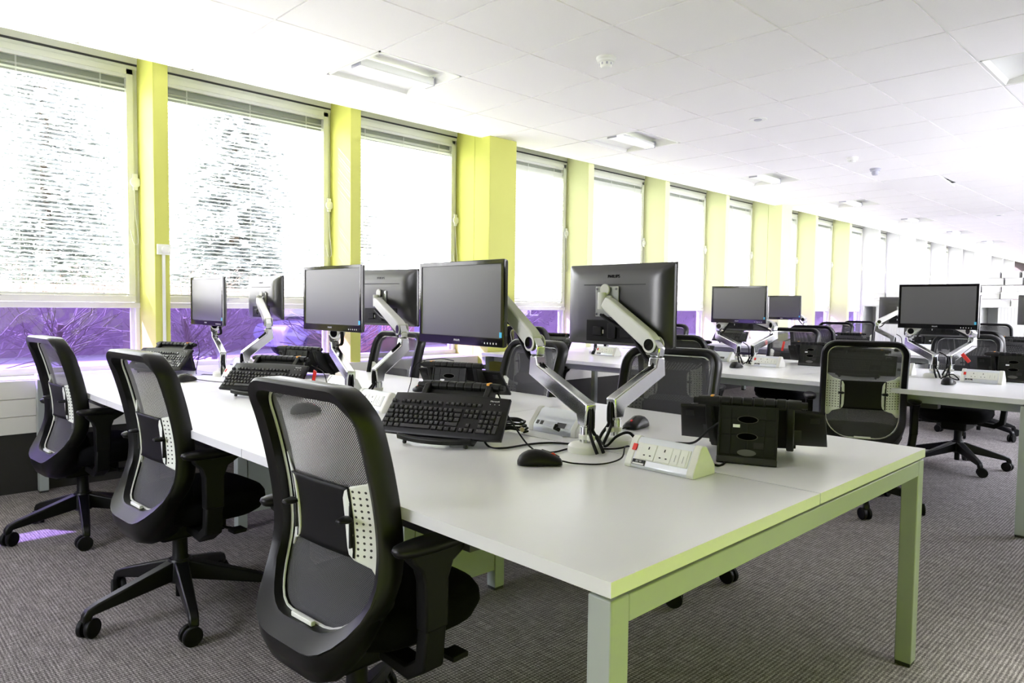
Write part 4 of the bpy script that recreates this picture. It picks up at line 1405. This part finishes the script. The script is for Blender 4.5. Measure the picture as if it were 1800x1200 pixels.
# --- mice
mice = [(1, 1, 'n', -1.41, 1.495, -42), (1, 1, 'f', -1.60, 2.235, 188), (1, 2, 'n', -2.72, 1.45, 5), (1, 3, 'n', -4.22, 1.50, 25), (1, 2, 'f', -3.02, 2.30, 180),
        (2, 1, 'n', -1.26, 5.05, 0), (2, 3, 'n', -4.30, 5.33, 10), (2, 2, 'n', -2.70, 5.05, 0), (2, 2, 'f', -3.30, 5.62, 180), (3, 2, 'n', -2.62, 8.50, 0)]
ms0 = None
for r, b, s, x, y, yaw in mice:
    lab = 'black mouse with red wheel on the %s, %s, %s' % (ROW[r], BAY[b], SIDE[s])
    if ms0 is None:
        ms0 = make_mouse(lab); o = ms0; o['group'] = 'black computer mice'
    else:
        o = dup(ms0, (0, 0, 0), None, lab, 'black computer mice')
    o.location = (x, y, 0.7405); o.rotation_euler = (0, 0, D2R(yaw)); o.scale = (1.12, 1.12, 1.12)

# --- power units
pw = [(1, 1, 'n', -1.125, 1.735, 0), (1, 1, 'f', -1.725, 1.94, 180), (1, 2, 'n', -2.62, 1.745, 0), (1, 2, 'f', -3.21, 1.915, 180), (1, 3, 'n', -4.08, 1.75, 0), (1, 3, 'f', -4.66, 2.02, 180),
      (2, 1, 'n', -1.145, 5.37, 0), (2, 2, 'n', -2.60, 5.38, 0), (2, 2, 'f', -3.12, 5.56, 180), (2, 3, 'n', -4.12, 5.28, 0), (2, 1, 'f', -1.72, 5.56, 180),
      (3, 2, 'n', -2.44, 8.80, 0), (3, 2, 'f', -3.12, 8.95, 180), (3, 1, 'n', -1.95, 8.75, 0)]
pw0 = None
for r, b, s, x, y, yaw in pw:
    lab = 'white sloping power unit on the %s, %s, %s of the arms' % (ROW[r], BAY[b], 'right' if s == 'n' else 'left')
    if pw0 is None:
        pw0 = make_power(lab); o = pw0; o['group'] = 'desk power units'
    else:
        o = dup(pw0, (0, 0, 0), None, lab, 'desk power units')
    o.location = (x, y, 0.74); o.rotation_euler = (0, 0, D2R(yaw))

# --- cables on the desks
Z = 0.744
cord('mouse_cable', 'thin black cable from the foreground mouse to the arm bases', [(-1.368, 1.542, 0.752), (-1.34, 1.575, Z), (-1.285, 1.63, Z), (-1.285, 1.72, Z + .004), (-1.33, 1.80, 0.765), (-1.35, 1.86, Z + .01), (-1.36, 1.90, Z)], 0.0024)
cord('mouse_cable', 'thin black cable from the mouse behind the second arm base', [(-1.592, 2.175, 0.75), (-1.60, 2.09, Z), (-1.53, 2.00, Z), (-1.40, 1.99, Z), (-1.36, 1.95, Z)], 0.0024)
cord('keyboard_cable', 'black looping cable from the front keyboard to the white power unit', [(-1.93, 1.66, 0.93), (-1.80, 1.67, 0.915), (-1.72, 1.655, 0.84), (-1.62, 1.64, 0.765), (-1.56, 1.625, Z), (-1.515, 1.60, Z), (-1.49, 1.65, Z), (-1.49, 1.74, Z), (-1.40, 1.83, Z), (-1.36, 1.86, 0.755)], 0.0028)
cord('keyboard_cable', 'black cable curling on the desk beside the front keyboard', [(-1.76, 1.57, 0.79), (-1.70, 1.555, Z), (-1.64, 1.57, Z), (-1.63, 1.68, Z), (-1.60, 1.75, Z), (-1.54, 1.79, Z), (-1.52, 1.84, Z)], 0.0035)
cord('power_cable', 'thick black cable from the rear stand to behind the front power unit', [(-1.015, 2.005, 0.86), (-1.08, 1.985, 0.865), (-1.135, 1.975, 0.83), (-1.20, 1.99, 0.775), (-1.26, 1.98, 0.765), (-1.30, 1.92, 0.765), (-1.29, 1.86, 0.75)], 0.0036)
cord('power_cable', 'short black cable between the front power unit and the rear stand foot', [(-1.07, 1.80, 0.775), (-1.05, 1.87, Z), (-1.06, 1.93, Z), (-1.12, 2.0, Z)], 0.0036)
cord('power_cable', 'black cable bundle arching between the two nearest arm bases', [(-1.46, 1.82, 0.78), (-1.41, 1.80, 0.755), (-1.375, 1.815, 0.79), (-1.34, 1.83, 0.805), (-1.315, 1.84, 0.78), (-1.30, 1.85, 0.745)], 0.0045)
tag(MB().tube([(-1.312, 1.842, 0.782), (-1.302, 1.849, 0.750)], 0.008, 10).build('cable_plug', BLACK), 'black plug at the end of the arched cable bundle', 'plug')
coil = []
for i in range(60):
    a = i * 0.42
    coil.append((-1.83 + (0.05 + .012 * math.sin(i * .9)) * math.cos(a), 1.80 + (0.035 + .01 * math.cos(i * .7)) * math.sin(a), Z + 0.004 + 0.0008 * i + 0.002 * math.sin(i * 1.7)))
cord('power_cable', 'coil of black cable behind the front keyboard', coil, 0.0038, BLACK, 2)
tag(MB().cyl((-1.79, 1.795, 0.765), (-1.765, 1.78, 0.762), 0.008, 10).build('cable_plug', BRASS), 'small brass plug in the black cable coil', 'plug')
tag(MB().tube([(-1.655, 1.853, 0.768), (-1.662, 1.837, 0.776), (-1.650, 1.832, 0.787)], 0.007, 10).build('cable_plug', BLACK), 'black angled plug in the end of the left front power unit', 'plug')
cord('keyboard_cable', 'grey cable looping up behind the middle stand of the foreground desk', [(-2.74, 2.27, 0.92), (-2.80, 2.22, 0.93), (-2.89, 2.15, 0.90), (-2.90, 2.12, 0.80), (-2.90, 2.10, Z)], 0.0022)
cord('keyboard_cable', 'thin cable hanging from the window end stand of the foreground desk', [(-4.72, 1.74, 0.94), (-4.66, 1.73, 0.95), (-4.60, 1.72, 0.88), (-4.60, 1.70, Z), (-4.52, 1.72, Z), (-4.44, 1.76, Z)], 0.0022)
cord('keyboard_cable', 'thin dark cable hanging beside the red tag on the middle bay', [(-3.22, 1.75, 0.89), (-3.12, 1.76, 0.86), (-3.02, 1.72, 0.79), (-2.98, 1.66, Z)], 0.0024)
cord('power_cable', 'black cable tangle at the arm base in the middle of the foreground desk', [(-2.84, 1.72, Z), (-2.78, 1.74, 0.79), (-2.74, 1.79, 0.80), (-2.73, 1.83, 0.76), (-2.77, 1.85, 0.75), (-2.76, 1.79, 0.80), (-2.72, 1.76, 0.785)], 0.0028)
cord('mouse_cable', 'grey cable of the mouse at the window end of the foreground desk', [(-4.20, 1.555, 0.75), (-4.12, 1.60, Z), (-3.95, 1.66, Z), (-3.85, 1.70, Z)], 0.0022)
tg = thing('luggage_tag', 'bright red tag hanging by the middle stand on the foreground desk', 'tag', (-3.14, 1.72, 0.84))
MB().box((-0.014, -0.003, -0.045), (0.014, 0.003, 0.035), Matrix.Rotation(D2R(18), 4, 'Y')).build('tag_body', RED, tg, 0.003)
MB().tube([(0.010, 0, 0.035), (0.0, 0.02, 0.055), (-0.03, 0.03, 0.05)], 0.0015, 6).build('loop', BLACK, tg)
tg = thing('luggage_tag', 'red tag on a cable behind the second desk row power unit, aisle end', 'tag', (-1.28, 5.50, 0.89))
MB().box((-0.012, -0.003, -0.04), (0.012, 0.003, 0.03), Matrix.Rotation(D2R(-40), 4, 'Y')).build('tag_body', RED, tg, 0.003)
MB().tube([(-0.02, 0, 0.02), (0.03, 0.03, 0.075), (0.11, 0.12, 0.075)], 0.0018, 6).build('loop', BLACK, tg)
MB().tube([(0.02, 0.002, -0.03), (0.03, 0.0, -0.09), (0.01, -0.02, -0.146)], 0.0016, 6).build('lead', BLACK, tg)
tg = thing('luggage_tag', 'red tag on a cable in the middle bay of the second desk row', 'tag', (-2.63, 5.70, 0.90))
MB().box((-0.010, -0.003, -0.05), (0.010, 0.003, 0.03), Matrix.Rotation(D2R(12), 4, 'Y')).build('tag_body', RED, tg, 0.003)
MB().tube([(0.0, 0, 0.03), (0.06, 0.05, 0.06)], 0.0018, 6).build('loop', BLACK, tg)
for (x, y, lab) in ((-1.37, 5.44, 'black cables hanging from the aisle arm on the second desk row'), (-2.78, 5.40, 'black cables hanging from the middle arm on the second desk row'), (-2.70, 8.84, 'black cables hanging from the middle arm on the farthest desk row')):
    cord('power_cable', lab, [(x - 0.05, y, 0.92), (x, y - 0.01, 0.89), (x + 0.02, y - 0.03, 0.82), (x + 0.03, y - 0.04, 0.76), (x + 0.08, y - 0.03, Z), (x + 0.05, y - 0.06, 0.78), (x + 0.0, y - 0.05, 0.76), (x - 0.02, y - 0.06, Z)], 0.004)

# --- far storage cabinets with the heap of white boxes
YC = 13.4
cx = -4.75
ci = 0
nm = ['first', 'second', 'third', 'fourth', 'fifth']
while ci < 5:
    c = thing('storage_cabinet', 'white tambour storage cabinet at the far end, %s from the windows' % nm[ci], 'cabinet', (cx + 0.45, YC, 0), 0, 'far white cabinets')
    b = MB()
    b.box((-0.445, 0, 0), (-0.425, 0.45, 1.27)).box((0.425, 0, 0), (0.445, 0.45, 1.27)).box((-0.445, 0, 1.25), (0.445, 0.45, 1.275)).box((-0.425, 0.43, 0), (0.425, 0.45, 1.25)).box((-0.425, 0.01, 0), (0.425, 0.44, 0.08))
    b.build('carcass', CABW, c, 0.002, False)
    dr = MB()
    for q in range(14):
        x0 = -0.42 + q * 0.044 + (0.22 if ci == 2 else 0.2)
        dr.box((x0, 0.012, 0.08), (x0 + 0.042, 0.022, 1.25))
    dr.build('tambour_door', CABW, c, 0.001, False)
    MB().box((-0.42, 0.06, 0.62), (0.42, 0.43, 0.64)).build('shelf', CABW, c, 0, False)
    cx += 0.90
    ci += 1
random.seed(11)
bx0 = None
def box_top(x):
    return 2.5 + 1.6 * math.exp(-((x + 2.45) / 0.55) ** 2 * 1.0) * 1.35 + (1.6 if x > -1.9 else 0)
def add_box(x, y, z, w, d, h, rz):
    global bx0
    o = MB().box((-w / 2, -d / 2, 0), (w / 2, d / 2, h)).box((-w / 2 - 0.004, -d / 2 - 0.004, h * 0.72), (w / 2 + 0.004, d / 2 + 0.004, h)).build('storage_box', BOXW, None, 0.003, False)
    o.location = (x, y, z); o.rotation_euler = (0, 0, rz)
    tag(o, 'white box in the heap on top of the far cabinets', 'box', 'white boxes heaped on the far cabinets')
zc = 1.276
for layer in range(5):
    x = -4.6
    h = 0.10 + 0.01 * (layer % 2)
    while x < -0.45:
        w = random.uniform(0.18, 0.30)
        lim = 1 + (3.9 if abs(x + 2.62) < 0.28 else 2.9 if abs(x + 2.62) < 0.50 else 1.9 if abs(x + 2.62) < 0.72 else 0.9)
        if x > -2.05: lim = 4.5
        if x < -3.35: lim = 1 + (1.6 if random.random() < 0.6 else 0.4)
        if layer < lim - 0.5:
            add_box(x + w / 2, YC + 0.22 + random.uniform(-0.03, 0.03), zc + layer * 0.112, w - 0.012, random.uniform(0.26, 0.34), h, D2R(random.uniform(-9, 9)))
        x += w + 0.004

# ------------------------------------------------------------------ outside
GRASS = mat('lawn', (0.16, 0.18, 0.10), 0.95, noise=0.35, nscale=1.5)
PATHM = mat('path', (0.42, 0.40, 0.38), 0.9, noise=0.1, nscale=3)
BARK = mat('bark', (0.10, 0.075, 0.055), 0.9, noise=0.3, nscale=12)
HAZY_NEEDLE = mat('hazy_needles', (0.20, 0.215, 0.215), 0.8, noise=0.35, nscale=2)  # overexposed haze over the trees put into the colour as pale grey
_nt = HAZY_NEEDLE.node_tree
_tr = _nt.nodes.new('ShaderNodeBsdfTranslucent'); _tr.inputs['Color'].default_value = (0.62, 0.65, 0.64, 1)
_mx = _nt.nodes.new('ShaderNodeMixShader'); _mx.inputs[0].default_value = 0.7
_nt.links.new(_nt.nodes['Principled BSDF'].outputs[0], _mx.inputs[1]); _nt.links.new(_tr.outputs[0], _mx.inputs[2])
_nt.links.new(_mx.outputs[0], _nt.nodes['Material Output'].inputs[0])
TWIG = mat('twigs', (0.14, 0.11, 0.10), 0.9, noise=0.3, nscale=3)
BRICK = mat('pier_brick', (0.30, 0.17, 0.12), 0.9, noise=0.25, nscale=14)
CARP = mat('car_paint', (0.22, 0.23, 0.26), 0.25, metal=0.3, coat=0.5)
struct(MB().box((-90, -40, -0.35), (-5.75, 90, -0.15)), 'ground', GRASS)
pm = MB().box((-17.5, -40, -0.151), (-14.2, 90, -0.142))
struct(pm, 'path', PATHM)
BOUNCE_PAVE = mat('bounce_paving', (0.55, 0.54, 0.52), 0.9, noise=0.05, nscale=2)  # unseen ground, made pale to bounce light up to the ceiling
struct(MB().box((XR + 0.13, -40, -0.35), (60, 90, -0.15)), 'bounce_paving', BOUNCE_PAVE)

def conifer(loc, h, r, lab, seed):
    random.seed(seed)
    t = thing('conifer_tree', lab, 'tree', loc, 0, 'dark conifers outside the windows')
    MB().lathe([(0.22, 0), (0.16, h * 0.4), (0.04, h * 0.97)], n=10).build('trunk', BARK, t)
    f = MB()
    z = h * 0.10
    while z < h:
        u = (z - h * 0.10) / (h * 0.9)
        rad = r * (1 - u) ** 0.8 * random.uniform(0.75, 1.1) + 0.15
        nb = int(7 + 6 * (1 - u))
        for q in range(nb):
            a = random.uniform(0, 2 * PI)
            L = rad * random.uniform(0.6, 1.0)
            k = 0.15
            while k < 1:
                p = Vector((math.cos(a) * L * k, math.sin(a) * L * k, z - 0.25 * L * k * k + random.uniform(-.1, .1)))
                for _ in range(9):
                    d = Vector((random.uniform(-1, 1), random.uniform(-1, 1), random.uniform(-.35, .25))) * (0.22 + 0.16 * (1 - u))
                    e = Vector((random.uniform(-1, 1), random.uniform(-1, 1), random.uniform(-.3, .3))) * 0.12
                    f.add([p - e, p + d, p + e], [(0, 1, 2)])
                k += 0.085
        z += 0.17 + 0.08 * u
    f.build('foliage', HAZY_NEEDLE, t, 0, False)
conifer((-25.0, 10.6, -0.2), 11.5, 3.6, 'tall dark conifer seen through the second window', 1)
conifer((-33.5, 6.6, -0.2), 20.0, 5.4, 'large conifer filling the first window', 2)
conifer((-34.0, -5.0, -0.2), 15.5, 4.6, 'large conifer at the far left outside', 4)
conifer((-38.0, 24.0, -0.2), 9.5, 3.5, 'smaller conifer seen through the third window', 5)

def bare_tree(loc, h, lab, seed):
    random.seed(seed)
    t = thing('bare_tree', lab, 'tree', loc, random.uniform(0, 6), 'bare trees outside the lower windows')
    tk = MB().tube(catmull([(0, 0, 0), (0.05, 0.02, h * .3), (-0.04, 0.05, h * .6), (0.02, 0, h)], 4), 0.05, 7)
    tk.build('trunk', BARK, t)
    b = MB()
    for q in range(70):
        z = random.uniform(0.3, h * 0.95)
        a = random.uniform(0, 2 * PI)
        p = Vector((0, 0, z))
        d = Vector((math.cos(a), math.sin(a), random.uniform(0.1, 1.0)))
        pts = [p]
        for s_ in range(4):
            p = p + d * random.uniform(0.18, 0.4)
            d = (d + Vector((random.uniform(-.6, .6), random.uniform(-.6, .6), random.uniform(-.3, .4)))).normalized()
            pts.append(p)
        b.tube(pts, 0.007, 3)
    b.build('branches', TWIG, t)
spots = [(-10.5, 1.2), (-12.5, 2.6), (-11.0, 3.9), (-13.2, 5.2), (-9.6, 5.9), (-13.5, 8.3), (-11.5, 9.8), (-12.8, 12.0), (-11.2, 14.5), (-13.0, 17.5)]
for i, (x, y) in enumerate(spots):
    nmx = ['first', 'second', 'third', 'fourth', 'fifth', 'sixth', 'seventh', 'eighth', 'ninth', 'tenth'][i]
    bare_tree((x, y, -0.15), 0.85 + (i % 3) * 0.12, 'bare young tree outside the lower panes, %s from the left' % nmx, 20 + i)
# tangled hedge
random.seed(8)
hd = MB()
hd.box((-19.9, -12, -0.15), (-19.4, 60, 1.55))
for q in range(20000):
    x = -19.5 + random.gauss(0, 0.5); y = random.uniform(-12, 60)
    z = random.uniform(-0.15, 2.0)
    d = Vector((random.uniform(-.5, .5), random.uniform(-1, 1), random.uniform(-.2, 1))) * random.uniform(0.12, 0.32)
    e = Vector((random.uniform(-1, 1), random.uniform(-1, 1), random.uniform(-1, 1))) * 0.014
    p = Vector((x, y, z))
    hd.add([p - e, p + d, p + e], [(0, 1, 2)])
tag(hd.build('hedge', TWIG, None, 0, False), 'tangled bare hedge beyond the path outside', 'hedge', None, 'stuff')
# brick gate piers
for i, (x, y) in enumerate(((-11.0, 6.95), (-11.0, 7.75))):
    g_ = thing('gate_pier', 'brick gate pier outside, %s of the two seen under the second window' % ('left' if i == 0 else 'right'), 'pier', (x, y, -0.15), 0, 'brick gate piers')
    MB().box((-0.22, -0.22, 0), (0.22, 0.22, 1.35)).build('shaft', BRICK, g_, 0.01)
    MB().box((-0.26, -0.26, 1.35), (0.26, 0.26, 1.43)).lathe([(0.25, 1.43), (0.12, 1.52), (0.0, 1.55)], n=4).build('coping', PATHM, g_, 0.01)
# parked car
car = thing('car', 'pale car parked by the path outside the second window', 'car', (-16.0, 9.6, -0.15), D2R(90))
body = MB()
prof = [(-2.0, 0.28), (-2.05, 0.60), (-1.95, 0.80), (-1.15, 0.90), (1.0, 0.92), (1.75, 0.80), (2.0, 0.66), (2.05, 0.30)]
body.prism([(u, v) for u, v in prof], -0.82, 0.82, 'Y').build('body', CARP, car, 0.06)
cab = MB()
cab.rings([[(-1.25, -0.76, 0.88), (1.15, -0.76, 0.88), (1.15, 0.76, 0.88), (-1.25, 0.76, 0.88)], [(-0.85, -0.62, 1.40), (0.45, -0.62, 1.40), (0.45, 0.62, 1.40), (-0.85, 0.62, 1.40)]])
cab.build('cabin', GLOSS, car, 0.05)
MB().box((-0.80, -0.60, 1.39), (0.42, 0.60, 1.43)).build('roof', CARP, car, 0.02)
for sx_ in (-1.25, 1.3):
    for sy_ in (-0.80, 0.80):
        MB().cyl((sx_, sy_ - 0.1, 0.31), (sx_, sy_ + 0.1, 0.31), 0.31, 24).build('wheel', RUBBER, car, 0.02)
